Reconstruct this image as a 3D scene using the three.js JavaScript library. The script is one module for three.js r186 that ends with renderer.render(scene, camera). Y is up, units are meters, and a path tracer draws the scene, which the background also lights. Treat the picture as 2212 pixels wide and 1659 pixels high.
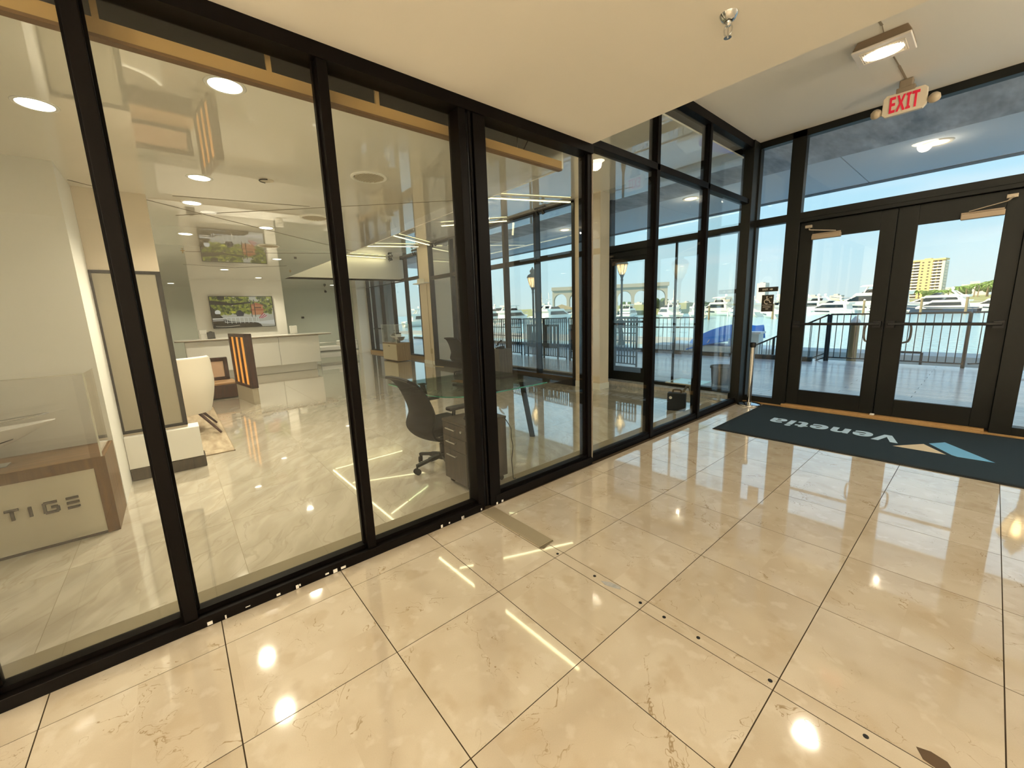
import * as THREE from 'three';
import { mergeGeometries, toCreasedNormals } from 'three/addons/utils/BufferGeometryUtils.js';
import { RoundedBoxGeometry } from 'three/addons/geometries/RoundedBoxGeometry.js';
import { TextGeometry } from 'three/addons/geometries/TextGeometry.js';
import { FontLoader } from 'three/addons/loaders/FontLoader.js';
import { ImprovedNoise } from 'three/addons/math/ImprovedNoise.js';
import { MarchingCubes } from 'three/addons/objects/MarchingCubes.js';
import { RectAreaLightUniformsLib } from 'three/addons/lights/RectAreaLightUniformsLib.js';

// ---------------------------------------------------------------- camera, sky, sun, exposure
const scene = new THREE.Scene();
const renderer = new THREE.WebGLRenderer({ antialias: true });
renderer.toneMapping = THREE.LinearToneMapping;
renderer.toneMappingExposure = 1.0;
renderer.shadowMap.enabled = true;
RectAreaLightUniformsLib.init();

const camera = new THREE.PerspectiveCamera(87.66, 2212 / 1659, 0.05, 6000);
camera.matrixAutoUpdate = true;
camera.position.set(0, 1.56, 0);
camera.quaternion.setFromRotationMatrix(new THREE.Matrix4().makeBasis(
  new THREE.Vector3(0.64580, -0.03475, -0.76272), new THREE.Vector3(-0.11317, 0.98357, -0.14064), new THREE.Vector3(0.75508, 0.17714, 0.63125)));

const noise = new ImprovedNoise();
const fbm = (x, y, z, o = 4) => { let s = 0, a = 0.5, f = 1; for (let i = 0; i < o; i++) { s += a * noise.noise(x * f, y * f, z * f); a *= 0.5; f *= 2.03; } return s; };
const lerp = (a, b, t) => a + (b - a) * t, clamp = (t, a = 0, b = 1) => Math.min(b, Math.max(a, t));
const smooth = (a, b, t) => { t = clamp((t - a) / (b - a)); return t * t * (3 - 2 * t); };

function makeSky() {
  const W = 1024, H = 512, d = new Float32Array(W * H * 4);
  const stops = [[-90, 0.36, 0.48, 0.50], [0, 0.74, 0.92, 0.92], [4, 0.64, 0.92, 1.0], [10, 0.52, 0.88, 1.06], [20, 0.48, 0.84, 1.10], [40, 0.38, 0.70, 1.06], [90, 0.30, 0.58, 0.98]];
  for (let j = 0; j < H; j++) {
    const el = (j + 0.5) / H * 180 - 90;
    let k = 0; while (k < stops.length - 2 && el > stops[k + 1][0]) k++;
    const t = clamp((el - stops[k][0]) / (stops[k + 1][0] - stops[k][0]));
    for (let i = 0; i < W; i++) {
      const az = (i + 0.5) / W * Math.PI * 2, cl = Math.cos(el * Math.PI / 180);
      const n = fbm(Math.cos(az) * cl * 3.0 + 5, Math.sin(el * Math.PI / 180) * 26, Math.sin(az) * cl * 3.0 + 1, 5);
      const c = el > 0 ? smooth(0.06, 0.42, n) * 0.30 * smooth(1, 7, el) : 0, o = (j * W + i) * 4;
      for (let q = 0; q < 3; q++) d[o + q] = lerp(lerp(stops[k][q + 1], stops[k + 1][q + 1], t), [1.0, 1.05, 1.08][q], c);
      d[o + 3] = 1;
    }
  }
  const tx = new THREE.DataTexture(d, W, H, THREE.RGBAFormat, THREE.FloatType);
  tx.mapping = THREE.EquirectangularReflectionMapping; tx.magFilter = THREE.LinearFilter; tx.minFilter = THREE.LinearFilter; tx.needsUpdate = true;
  return tx;
}
scene.background = makeSky();
scene.environment = scene.background;

// late sun from behind the building: it lights the harbour, the building shades the deck
const sun = new THREE.DirectionalLight(new THREE.Color(1.0, 0.84, 0.55), 7.0);
sun.position.set(-45, 78, 72); sun.target.position.set(0, 0, -20);
sun.castShadow = true; sun.shadow.mapSize.set(2048, 2048);
Object.assign(sun.shadow.camera, { left: -80, right: 80, top: 80, bottom: -80, near: 1, far: 300 });
scene.add(sun, sun.target);

// ---------------------------------------------------------------- helpers
let seed = 1234567;
const rnd = () => { seed |= 0; seed = seed + 0x6D2B79F5 | 0; let t = Math.imul(seed ^ seed >>> 15, 1 | seed); t = t + Math.imul(t ^ t >>> 7, 61 | t) ^ t; return ((t ^ t >>> 14) >>> 0) / 4294967296; };
const rr = (a, b) => a + (b - a) * rnd();
const V = (x, y, z) => new THREE.Vector3(x, y, z);
const PI = Math.PI;
function uvBox(g, s = 1, ou = 0, ov = 0) {
  const p = g.attributes.position, n = g.attributes.normal, u = new Float32Array(p.count * 2);
  for (let i = 0; i < p.count; i++) {
    const ax = Math.abs(n.getX(i)), ay = Math.abs(n.getY(i)), az = Math.abs(n.getZ(i));
    let a, b;
    if (ay >= ax && ay >= az) { a = p.getX(i); b = p.getZ(i); } else if (ax >= az) { a = p.getZ(i); b = p.getY(i); } else { a = p.getX(i); b = p.getY(i); }
    u[i * 2] = a * s + ou; u[i * 2 + 1] = b * s + ov;
  }
  g.setAttribute('uv', new THREE.BufferAttribute(u, 2)); return g;
}
function prep(g) {
  if (g.index) g = g.toNonIndexed();
  for (const k of Object.keys(g.attributes)) if (!['position', 'normal', 'uv'].includes(k)) g.deleteAttribute(k);
  if (!g.attributes.normal) g.computeVertexNormals();
  if (!g.attributes.uv) uvBox(g);
  g.clearGroups?.(); return g;
}
const bx = (x0, x1, y0, y1, z0, z1) => uvBox(new THREE.BoxGeometry(Math.abs(x1 - x0), Math.abs(y1 - y0), Math.abs(z1 - z0)).translate((x0 + x1) / 2, (y0 + y1) / 2, (z0 + z1) / 2));
const rbx = (x0, x1, y0, y1, z0, z1, r = 0.008, s = 2) => uvBox(new RoundedBoxGeometry(Math.abs(x1 - x0), Math.abs(y1 - y0), Math.abs(z1 - z0), s, Math.min(r, Math.abs(x1 - x0) / 2.01, Math.abs(y1 - y0) / 2.01, Math.abs(z1 - z0) / 2.01)).translate((x0 + x1) / 2, (y0 + y1) / 2, (z0 + z1) / 2));
const cy = (rt, rb, h, x, y, z, seg = 24) => new THREE.CylinderGeometry(rt, rb, h, seg).translate(x, y, z);   // y: centre
function rod(a, b, r, seg = 8, r2 = r) {
  const d = b.clone().sub(a), g = new THREE.CylinderGeometry(r2, r, d.length(), seg);
  return g.applyQuaternion(new THREE.Quaternion().setFromUnitVectors(V(0, 1, 0), d.normalize())).translate((a.x + b.x) / 2, (a.y + b.y) / 2, (a.z + b.z) / 2);
}
function beam(a, b, w, h) {   // a bar of rectangular section, w across (level), h high
  const d = b.clone().sub(a), L = d.length(), g = new THREE.BoxGeometry(w, h, L);
  const z = d.normalize(), x = V(0, 1, 0).cross(z).normalize(), y = z.clone().cross(x);
  return uvBox(g).applyMatrix4(new THREE.Matrix4().makeBasis(x, y, z).setPosition((a.x + b.x) / 2, (a.y + b.y) / 2, (a.z + b.z) / 2));
}
const tube = (pts, r, n = 24, seg = 8) => new THREE.TubeGeometry(new THREE.CatmullRomCurve3(pts, false, 'catmullrom', 0.3), n, r, seg);
const lathe = (pts, seg = 28, x = 0, y = 0, z = 0) => new THREE.LatheGeometry(pts.map(([r, h]) => new THREE.Vector2(r, h)), seg).translate(x, y, z);
const ball = (r, x, y, z, sx = 1, sy = 1, sz = 1, s = 14) => new THREE.SphereGeometry(r, s, Math.round(s * 0.7)).scale(sx, sy, sz).translate(x, y, z);
function poly(pts, depth, bevel = 0) {   // outline in x,y extruded along +z, centred on z
  const s = new THREE.Shape(pts.map(([x, y]) => new THREE.Vector2(x, y)));
  return new THREE.ExtrudeGeometry(s, { depth: depth - 2 * bevel, bevelEnabled: bevel > 0, bevelSize: bevel, bevelThickness: bevel, bevelSegments: 2, curveSegments: 12 }).translate(0, 0, -depth / 2 + bevel);
}
function sheet(f, nu, nv, th) {   // a curved slab: f(u, v) -> Vector3, th thick along its normal
  const P = [], N = [], e = 1e-3;
  for (let j = 0; j <= nv; j++) for (let i = 0; i <= nu; i++) {
    const u = i / nu, v = j / nv, p = f(u, v);
    const du = f(Math.min(1, u + e), v).sub(f(Math.max(0, u - e), v)), dv = f(u, Math.min(1, v + e)).sub(f(u, Math.max(0, v - e)));
    P.push(p); N.push(du.cross(dv).normalize());
  }
  const pos = [], at = (i, j, s) => { const k = j * (nu + 1) + i; return P[k].clone().addScaledVector(N[k], s * th / 2); };
  const quad = (a, b, c, d) => { for (const q of [a, b, c, a, c, d]) pos.push(q.x, q.y, q.z); };
  for (let j = 0; j < nv; j++) for (let i = 0; i < nu; i++) {
    quad(at(i, j, 1), at(i + 1, j, 1), at(i + 1, j + 1, 1), at(i, j + 1, 1));
    quad(at(i, j + 1, -1), at(i + 1, j + 1, -1), at(i + 1, j, -1), at(i, j, -1));
  }
  for (let i = 0; i < nu; i++) { quad(at(i, 0, -1), at(i + 1, 0, -1), at(i + 1, 0, 1), at(i, 0, 1)); quad(at(i, nv, 1), at(i + 1, nv, 1), at(i + 1, nv, -1), at(i, nv, -1)); }
  for (let j = 0; j < nv; j++) { quad(at(0, j, 1), at(0, j + 1, 1), at(0, j + 1, -1), at(0, j, -1)); quad(at(nu, j, -1), at(nu, j + 1, -1), at(nu, j + 1, 1), at(nu, j, 1)); }
  let g = new THREE.BufferGeometry(); g.setAttribute('position', new THREE.Float32BufferAttribute(pos, 3)); g.computeVertexNormals();
  return uvBox(toCreasedNormals(g, 0.7));
}
const move = (g, x, y, z) => g.translate(x, y, z);
const geo = (...gs) => { gs = gs.flat().map(prep); return gs.length === 1 ? gs[0] : mergeGeometries(gs, false); };
const used = {};
const numbered = (n) => { if (!(n in used)) { used[n] = 0; return n; } used[n]++; return n + '_' + String(used[n]).padStart(3, '0'); };
function obj(name, gs, mat, parent = scene) {
  const m = new THREE.Mesh(Array.isArray(gs) ? geo(...gs) : prep(gs), mat);
  m.name = parent === scene ? numbered(name) : name; m.castShadow = true; m.receiveShadow = true; parent.add(m); return m;
}
function tag(o, label, category, group, kind) {
  if (label) o.userData.label = label; if (category) o.userData.category = category; if (group) o.userData.group = group; if (kind) o.userData.kind = kind; return o;
}
function thing(name, label, category, [x, y, z] = [0, 0, 0], turn = 0, group) {
  const o = new THREE.Group(); o.name = numbered(name); o.position.set(x, y, z); o.rotation.y = turn; scene.add(o); return tag(o, label, category, group);
}
function struct(name, label, category = 'structure') { const o = new THREE.Group(); o.name = numbered(name); scene.add(o); return tag(o, label, category, null, 'structure'); }
function dup(root, [x, y, z], turn, label, s = 1) { const r = root.clone(); r.userData = { ...root.userData, label }; r.name = numbered(root.name.replace(/_\d{3}$/, '')); r.position.set(x, y, z); r.rotation.y = turn; r.scale.multiplyScalar(s); scene.add(r); return r; }

// ---------------------------------------------------------------- textures
function dataTex(n, f, srgb = true) {   // f(x, y in 0..1) -> [r, g, b] 0..1 in sRGB, or one grey
  const d = new Uint8Array(n * n * 4);
  for (let j = 0; j < n; j++) for (let i = 0; i < n; i++) { const c = f(i / n, j / n), o = (j * n + i) * 4; if (Array.isArray(c)) { d[o] = clamp(c[0]) * 255; d[o + 1] = clamp(c[1]) * 255; d[o + 2] = clamp(c[2]) * 255; } else d[o] = d[o + 1] = d[o + 2] = clamp(c) * 255; d[o + 3] = 255; }
  const t = new THREE.DataTexture(d, n, n); t.magFilter = THREE.LinearFilter; t.minFilter = THREE.LinearFilter; t.wrapS = t.wrapT = THREE.RepeatWrapping; if (srgb) t.colorSpace = THREE.SRGBColorSpace; t.needsUpdate = true; return t;
}
const rep = (t, u, v = u) => { const c = t.clone(); c.repeat.set(u, v); c.needsUpdate = true; return c; };
const mixc = (a, b, t) => [lerp(a[0], b[0], t), lerp(a[1], b[1], t), lerp(a[2], b[2], t)];
const tileTex = dataTex(1024, (x, y) => {   // cream polished limestone: clouds, pale flecks, hairline brown fissures
  const X = x * 7, Y = y * 7;
  let c = mixc([0.84, 0.79, 0.71], [0.89, 0.85, 0.78], smooth(-0.28, 0.3, fbm(X * 0.55, Y * 0.55, 2, 4)));
  c = mixc(c, [0.80, 0.735, 0.635], 0.55 * smooth(0.08, 0.35, fbm(X * 1.3 + 9, Y * 1.3, 7, 4)));
  c = mixc(c, [0.93, 0.90, 0.85], 0.5 * smooth(0.12, 0.34, fbm(X * 2.2, Y * 2.2 + 20, 4, 4)));
  const w = fbm(X * 1.1 + 3, Y * 1.1, 11, 4), v = Math.abs(fbm(X * 0.9 + w * 1.6, Y * 0.9 - w * 1.2, 15, 5));
  c = mixc(c, [0.60, 0.50, 0.36], 0.75 * smooth(0.012, 0.0, v) * smooth(0.02, 0.22, fbm(X * 0.8, Y * 0.8, 21, 3)));
  const s = Math.abs(fbm(X * 3.1 + w * 2, Y * 3.1, 31, 4));
  c = mixc(c, [0.50, 0.40, 0.28], 0.6 * smooth(0.010, 0.0, s) * smooth(0.16, 0.30, fbm(X * 0.9 + 40, Y * 0.9, 25, 3)));
  const g = noise.noise(x * 420, y * 420, 3) * 0.014; return [c[0] + g, c[1] + g, c[2] + g];
});
const officeTileTex = dataTex(1024, (x, y) => {   // grey-beige stone with long slanting streaks
  const X = x * 5, Y = y * 5, a = X * 0.82 + Y * 0.57, b = -X * 0.57 + Y * 0.82, w = fbm(X * 0.7, Y * 0.7, 3, 3);
  let c = mixc([0.77, 0.73, 0.66], [0.83, 0.795, 0.73], smooth(-0.3, 0.3, fbm(a * 0.7, b * 2.6 + w * 1.5, 6, 5)));
  c = mixc(c, [0.88, 0.85, 0.79], 0.45 * smooth(0.1, 0.36, fbm(a * 0.8 + 7, b * 3.4 + w, 9, 5)));
  c = mixc(c, [0.70, 0.65, 0.57], 0.4 * smooth(0.03, 0, Math.abs(fbm(a * 0.5 + 3, b * 1.9 + w * 1.4, 13, 5))));
  return c;
});
const woodTex = (a, b, n = 512, k = 1) => dataTex(n, (x, y) => {   // grain along v
  const w = fbm(x * 3 * k, y * 1.2, 4, 3), g = fbm(x * 26 * k + w * 3, y * 1.6, 2, 4), f = noise.noise(x * 160 * k, y * 7, 5);
  return mixc(a, b, clamp(0.5 + g * 1.1 + f * 0.16));
});
const walnutTex = woodTex([0.13, 0.045, 0.02], [0.30, 0.11, 0.05]);
const greyWoodTex = woodTex([0.28, 0.26, 0.235], [0.43, 0.405, 0.37]);
const tanWoodTex = woodTex([0.52, 0.42, 0.29], [0.68, 0.57, 0.42]);
const darkWoodTex = woodTex([0.13, 0.105, 0.07], [0.26, 0.21, 0.145]);
const concreteTex = dataTex(512, (x, y) => { const n = fbm(x * 9, y * 3, 4, 5) + 0.5 * fbm(x * 40, y * 10, 8, 3); return mixc([0.60, 0.61, 0.62], [0.82, 0.83, 0.84], clamp(0.5 + n)); });
const concreteBump = dataTex(512, (x, y) => clamp(0.5 + fbm(x * 20, y * 6, 3, 5)), false);
const fabricBump = dataTex(256, (x, y) => 0.5 + 0.25 * Math.sin(x * PI * 128) + 0.25 * Math.sin(y * PI * 128), false);
const rugTex = dataTex(512, (x, y) => { const n = fbm(x * 5, y * 22, 4, 5); return mixc([0.60, 0.53, 0.44], [0.80, 0.74, 0.64], clamp(0.5 + n * 1.3)); });
const waveBump = dataTex(512, (x, y) => { const a = fbm(x * 8, y * 8, 1, 5); return clamp(0.5 + a * 0.9); }, false);
const deckTex = dataTex(512, (x, y) => { const g = fbm(x * 2, y * 40, 2, 4); return mixc([0.80, 0.81, 0.825], [0.93, 0.935, 0.945], clamp(0.5 + g * 1.2)); });
const matBump = dataTex(256, () => rnd(), false);

// ---------------------------------------------------------------- materials
const S = (color, roughness = 0.6, o = {}) => new THREE.MeshPhysicalMaterial({ color, roughness, ...o });
const glassPane = (tint, o = {}) => new THREE.MeshPhysicalMaterial({ color: tint, roughness: 0, transmission: 1, thickness: 0, ior: 1.5, ...o });
const M = {
  tiles: [0, 1, 2, 3].map((k) => S(new THREE.Color().setRGB(1 - k * 0.018, 1 - k * 0.02, 1 - k * 0.026), 0.06, { map: tileTex, ior: 1.9, clearcoat: 1, clearcoatRoughness: 0.015 })),
  officeTiles: [0, 1, 2].map((k) => S(new THREE.Color().setRGB(0.98 - k * 0.02, 0.98 - k * 0.02, 0.98 - k * 0.02), 0.08, { map: officeTileTex, ior: 1.6, clearcoat: 1, clearcoatRoughness: 0.02 })),
  grout: S('#3a2c18', 0.95), officeGrout: S('#8b8069', 0.9),
  paint: S('#f0ece3', 0.85), whitePaint: S('#f7f4ec', 0.75), lobbyCeiling: S('#f0e9dc', 0.9), greyWall: S('#c9cfc2', 0.8), pinkWall: S('#ecdcc6', 0.8),
  gloss: S('#f4efe3', 0.02, { clearcoat: 1, clearcoatRoughness: 0.01, ior: 1.75 }),
  seam: S('#6f6757', 0.6),
  frame: S('#090605', 0.45, { specularIntensity: 0.22 }), frameDoor: S('#191a17', 0.42, { specularIntensity: 0.45 }), bronze: S('#1f1812', 0.5),
  spandrel: S('#040302', 0.95, { specularIntensity: 0.2 }), plywood: S('#b08d58', 0.7, { map: null }),
  glass: glassPane('#fcfefc', { ior: 1.43 }), glassClear: glassPane('#fefefe'), glassGreen: glassPane('#eefaf4'),
  chrome: S('#d8d8d8', 0.12, { metalness: 1 }), steel: S('#b9b7b2', 0.3, { metalness: 1 }), dullSteel: S('#8f8a80', 0.5, { metalness: 0.8 }),
  black: S('#080808', 0.5), blackGloss: S('#0b0b0c', 0.15), blackMesh: S('#060606', 0.85, { bumpMap: rep(fabricBump, 4), bumpScale: 0.001 }), rubber: S('#1a1a1a', 0.8),
  walnut: S('#ffffff', 0.42, { map: walnutTex }), greyWood: S('#ffffff', 0.5, { map: greyWoodTex }), tanWood: S('#ffffff', 0.55, { map: tanWoodTex }), brownWood: S('#b4986a', 0.5, { map: tanWoodTex }), darkWood: S('#ffffff', 0.5, { map: darkWoodTex }),
  white: S('#f2efe8', 0.5), whiteGloss: S('#f5f3ee', 0.18), cream: S('#e8decb', 0.8, { bumpMap: rep(fabricBump, 8), bumpScale: 0.0006 }), pinkFabric: S('#d9b79a', 0.85),
  board: S('#a39a86', 0.3), rug: S('#ffffff', 0.95, { map: rep(rugTex, 0.5) }), text: S('#3a352c', 0.5),
  concrete: S('#ffffff', 0.9, { map: rep(concreteTex, 0.4), bumpMap: rep(concreteBump, 0.4), bumpScale: 0.02 }), canopy: S('#e2e8ec', 0.8), extWall: S('#77787a', 0.85), stone: S('#ffffff', 0.6, { map: rep(concreteTex, 1.2) }), sill: S('#c7a878', 0.5, { map: tileTex }),
  deck: [0, 1, 2].map((k) => S(new THREE.Color().setRGB(0.95 - k * 0.06, 0.95 - k * 0.06, 0.95 - k * 0.06), 0.2, { map: deckTex, ior: 1.7 })), deckUnder: S('#4a4d50', 0.8),
  railTeal: S('#16262e', 0.5), fence: S('#40535f', 0.55), pile: S('#8a7c5c', 0.9),
  water: S('#9fcad6', 0.1, { bumpMap: rep(waveBump, 0.25), bumpScale: 0.09, ior: 1.33 }),
  hull: S('#f4f1e6', 0.25), hullBlue: S('#1c3f5c', 0.25), window: S('#1d2a33', 0.1), teak: S('#a37d4e', 0.7), canvasBlue: S('#3f8fe0', 0.75), red: S('#b3202a', 0.5),
  tower: S('#d8bd7e', 0.85), towerPale: S('#d9ccb1', 0.85), balcony: S('#ece3cf', 0.8), darkWindow: S('#4a4038', 0.3), skyline: S('#c9c3b5', 0.9), land: S('#8f9068', 0.95), leaf: S('#6f8f3a', 0.8), leafDark: S('#46612c', 0.85), trunk: S('#8c7a5e', 0.9), bridge: S('#a9a08c', 0.9),
};
const glow = (r, g, b, e) => new THREE.MeshStandardMaterial({ color: '#ffffff', emissive: new THREE.Color().setRGB(r, g, b), emissiveIntensity: e, roughness: 0.6 });
const WARM = new THREE.Color().setRGB(1.0, 0.87, 0.66);
M.downlight = glow(1, 0.93, 0.78, 6); M.led = glow(1.0, 0.90, 0.42, 3.4); M.emergency = glow(1, 0.86, 0.62, 12); M.canopyLamp = glow(1, 0.82, 0.5, 1.3); M.lantern = glow(1, 0.84, 0.52, 1.1); M.amber = glow(1, 0.40, 0.06, 0.8); M.amber.color.set('#6b300c');
function lamp(light, at, target) { light.position.set(...at); if (target) { light.target.position.set(...target); scene.add(light.target); } light.castShadow = true; if (light.shadow) light.shadow.bias = -0.001; scene.add(light); return light; }

// ================================================================ LOBBY SHELL
const XP = -2.53, ZD = -7.0, HL = 3.0, HH = 3.86, HO = 2.82, HU = 3.65;   // partition plane, entrance plane, ceilings
{
  const floor = struct('floor', 'polished cream limestone lobby floor of large square tiles', 'floor');
  obj('grout_bed', bx(-2.6, 3, -0.14, -0.0016, -7.05, 3), M.grout, floor);
  const xs = [-2.46, -2.25, -1.632, -1.02, -0.405, 0.203, 0.81, 1.42, 2.03, 2.64, 3.0];
  const zs = [2.98, 2.45, 1.844, 1.234, 0.624, 0.0125, -0.6, -1.21, -1.672, -1.752, -2.365, -2.995, -3.66, -4.33, -4.95, -5.57, -6.2, -6.9];
  for (let i = 0; i < xs.length - 1; i++) for (let j = 0; j < zs.length - 1; j++) {
    const g = bx(xs[i] + 0.0022, xs[i + 1] - 0.0022, -0.02, rr(-0.0004, 0), zs[j + 1] + 0.0024, zs[j] - 0.0024);
    const u = g.attributes.uv, ou = rnd(), ov = rnd(), fl = rnd() < 0.5 ? -1 : 1, sw = rnd() < 0.5;
    for (let k = 0; k < u.count; k++) { const a = u.getX(k) * 0.62 * fl + ou, b = u.getY(k) * 0.62 + ov; sw ? u.setXY(k, a, b) : u.setXY(k, b, a); }
    obj('tile', g, M.tiles[Math.floor(rnd() * 4)], floor);
  }
  // dark plugged screw holes of a removed floor track, and a chipped patch
  for (const x of [-1.651, -1.348, -1.044, -0.906, -0.73, -0.427, -0.122, 0.2]) obj('plug_hole', cy(0.009, 0.009, 0.002, x, 0.0005, -1.714 + rr(-0.003, 0.003), 9).scale(1, 1, 1), M.black, floor);
  const chip = (pts, y = 0.0012) => { const s = new THREE.Shape(pts.map(([x, z]) => new THREE.Vector2(x, -z))); return new THREE.ExtrudeGeometry(s, { depth: 0.0012, bevelEnabled: false }).rotateX(-PI / 2).translate(0, y - 0.0012, 0); };
  obj('chipped_patch', chip([[-1.295, -1.705], [-1.25, -1.738], [-1.19, -1.745], [-1.175, -1.728], [-1.215, -1.708], [-1.26, -1.695]]), M.stone, floor);
  obj('chipped_patch', chip([[0.02, -1.762], [0.0, -1.80], [0.035, -1.815], [0.075, -1.81], [0.09, -1.785], [0.16, -1.762], [0.055, -1.755]]), S('#5b4a38', 0.9), floor);
  const plate = thing('floor_cover_plate', 'narrow beige metal cover plate on the lobby tiles by the double post', 'cover plate');
  obj('plate', rbx(-2.435, -1.782, 0, 0.008, -1.802, -1.682, 0.003), S('#a59a83', 0.45, { metalness: 0.25 }), plate);
  obj('sealant', chip([[-1.785, -1.805], [-1.768, -1.80], [-1.762, -1.735], [-1.75, -1.69], [-1.772, -1.672], [-1.785, -1.68]], 0.004), S('#6e6552', 0.9), plate);
}
{
  const c = struct('ceiling', 'low plastered lobby ceiling ending in a straight drop near the doors', 'ceiling');
  obj('soffit', [bx(-2.62, 3.1, HL, HL + 1.2, -3.08, 3.1)], M.lobbyCeiling, c);
  const c2 = struct('ceiling', 'higher painted ceiling bay in front of the glass doors', 'ceiling');
  obj('slab', bx(-2.62, 3.1, HH, HH + 0.34, -7.12, -3.08), M.paint, c2);
  // ceiling stains and a crack running from the emergency light to the exit sign
  obj('crack', geo(beam(V(-0.905, HH - 0.001, -4.72), V(-0.885, HH - 0.001, -5.0), 0.018, 0.004), beam(V(-0.885, HH - 0.001, -5.0), V(-0.90, HH - 0.001, -5.3), 0.006, 0.004), beam(V(-0.90, HH - 0.001, -5.55), V(-0.885, HH - 0.001, -5.95), 0.012, 0.004), beam(V(-0.885, HH - 0.001, -5.95), V(-0.875, HH - 0.001, -6.4), 0.02, 0.004)), S('#9c917f', 0.9), c2);
  const w = struct('wall_right', 'plain painted wall on the right of the lobby', 'wall'); obj('panel', bx(3, 3.2, -0.1, HH + 0.3, -7.0, 3.2), M.paint, w);
  const wb = struct('wall_back', 'plain painted wall behind the viewer', 'wall'); obj('panel', bx(-2.7, 3.2, -0.1, HL + 1, 3, 3.2), M.paint, wb);
  const wl = struct('wall_left', 'plain painted wall beside the glass partition', 'wall'); obj('panel', bx(-2.6, -2.46, -0.02, HL + 0.5, 0.82, 3), M.paint, wl);
}
// ---------------------------------------------------------------- glass partition between lobby and office
{
  const w = struct('wall_partition', 'black framed glass partition between the lobby and the office', 'wall');
  const mull = (z, y1, hw = 0.028, x0 = -2.59, x1 = -2.47) => { obj('mullion', rbx(x0, x1, 0, y1, z - hw, z + hw, 0.004), M.frame, w); obj('glazing_stop', [bx(-2.545, -2.515, 0.08, y1 - 0.06, z - hw - 0.012, z + hw + 0.012)], M.frame, w); };
  for (const [z, y] of [[0.79, HL], [0.128, HL], [-0.815, HL]]) mull(z, y);
  // double post where the partition steps
  obj('mullion', rbx(-2.60, -2.47, 0, HL, -1.735, -1.675, 0.004), M.frame, w);
  obj('joint_strip', bx(-2.575, -2.505, 0, HL, -1.80, -1.735), M.black, w);
  obj('mullion', rbx(-2.61, -2.475, 0, HL + 0.01, -1.905, -1.80, 0.004), M.frame, w);
  obj('joint_bead', rod(V(-2.478, 0.02, -1.768), V(-2.478, HL, -1.768), 0.012, 8), M.frame, w);
  mull(-3.085, HH, 0.03, -2.60, -2.49);
  obj('edge_strip', bx(-2.488, -2.478, 0.06, HL, -3.117, -3.106), S('#8f8578', 0.5), w);
  mull(-4.25, HH, 0.03, -2.60, -2.49); mull(-5.45, HH, 0.03, -2.60, -2.49);
  obj('corner_post', rbx(-2.62, -2.46, 0, HH, -7.05, -6.74, 0.006), M.frameDoor, w);
  obj('bottom_rail', [rbx(-2.60, -2.455, 0, 0.06, -1.70, 0.82, 0.004), bx(-2.56, -2.50, 0.06, 0.085, -1.70, 0.82)], M.frame, w);
  obj('bottom_rail', [rbx(-2.61, -2.47, 0, 0.075, -3.1, -1.85, 0.004), bx(-2.56, -2.50, 0.075, 0.10, -3.1, -1.85)], M.frame, w);
  obj('bottom_rail', [rbx(-2.61, -2.50, 0, 0.06, -6.8, -3.06, 0.004), bx(-2.56, -2.51, 0.06, 0.085, -6.8, -3.06)], M.frame, w);
  obj('top_rail', [bx(-2.60, -2.46, HL - 0.075, HL + 0.01, -3.1, 0.82)], M.frame, w);
  obj('top_rail', [bx(-2.61, -2.48, HH - 0.10, HH + 0.01, -6.8, -3.06)], M.frame, w);
  obj('transom', [rbx(-2.60, -2.49, 3.005, 3.075, -6.8, -3.06, 0.004)], M.frame, w);
  const pane = (z0, z1, y0, y1) => obj('glass_pane', bx(-2.534, -2.526, y0, y1, z0, z1), M.glass, w);
  pane(0.155, 0.765, 0.08, HL - 0.07); pane(-0.79, 0.1, 0.08, HL - 0.07); pane(-1.68, -0.84, 0.08, HL - 0.07); pane(-3.06, -1.9, 0.09, HL - 0.07);
  for (const [a, b] of [[-4.225, -3.11], [-5.42, -4.28], [-6.75, -5.48]]) { pane(a, b, 0.08, 3.01); pane(a, b, 3.07, HH - 0.09); }
  // flaking white paint along the foot of the frame
  for (let k = 0; k < 16; k++) { const z = [-0.05, -0.35, -0.6, -1.45, -1.62, -1.95][k % 6] + rr(-0.12, 0.12); obj('paint_flake', bx(-2.456, -2.4535, rr(0.004, 0.02), rr(0.021, 0.028), z, z + rr(0.006, 0.03)), M.white, w); }
}
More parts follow.
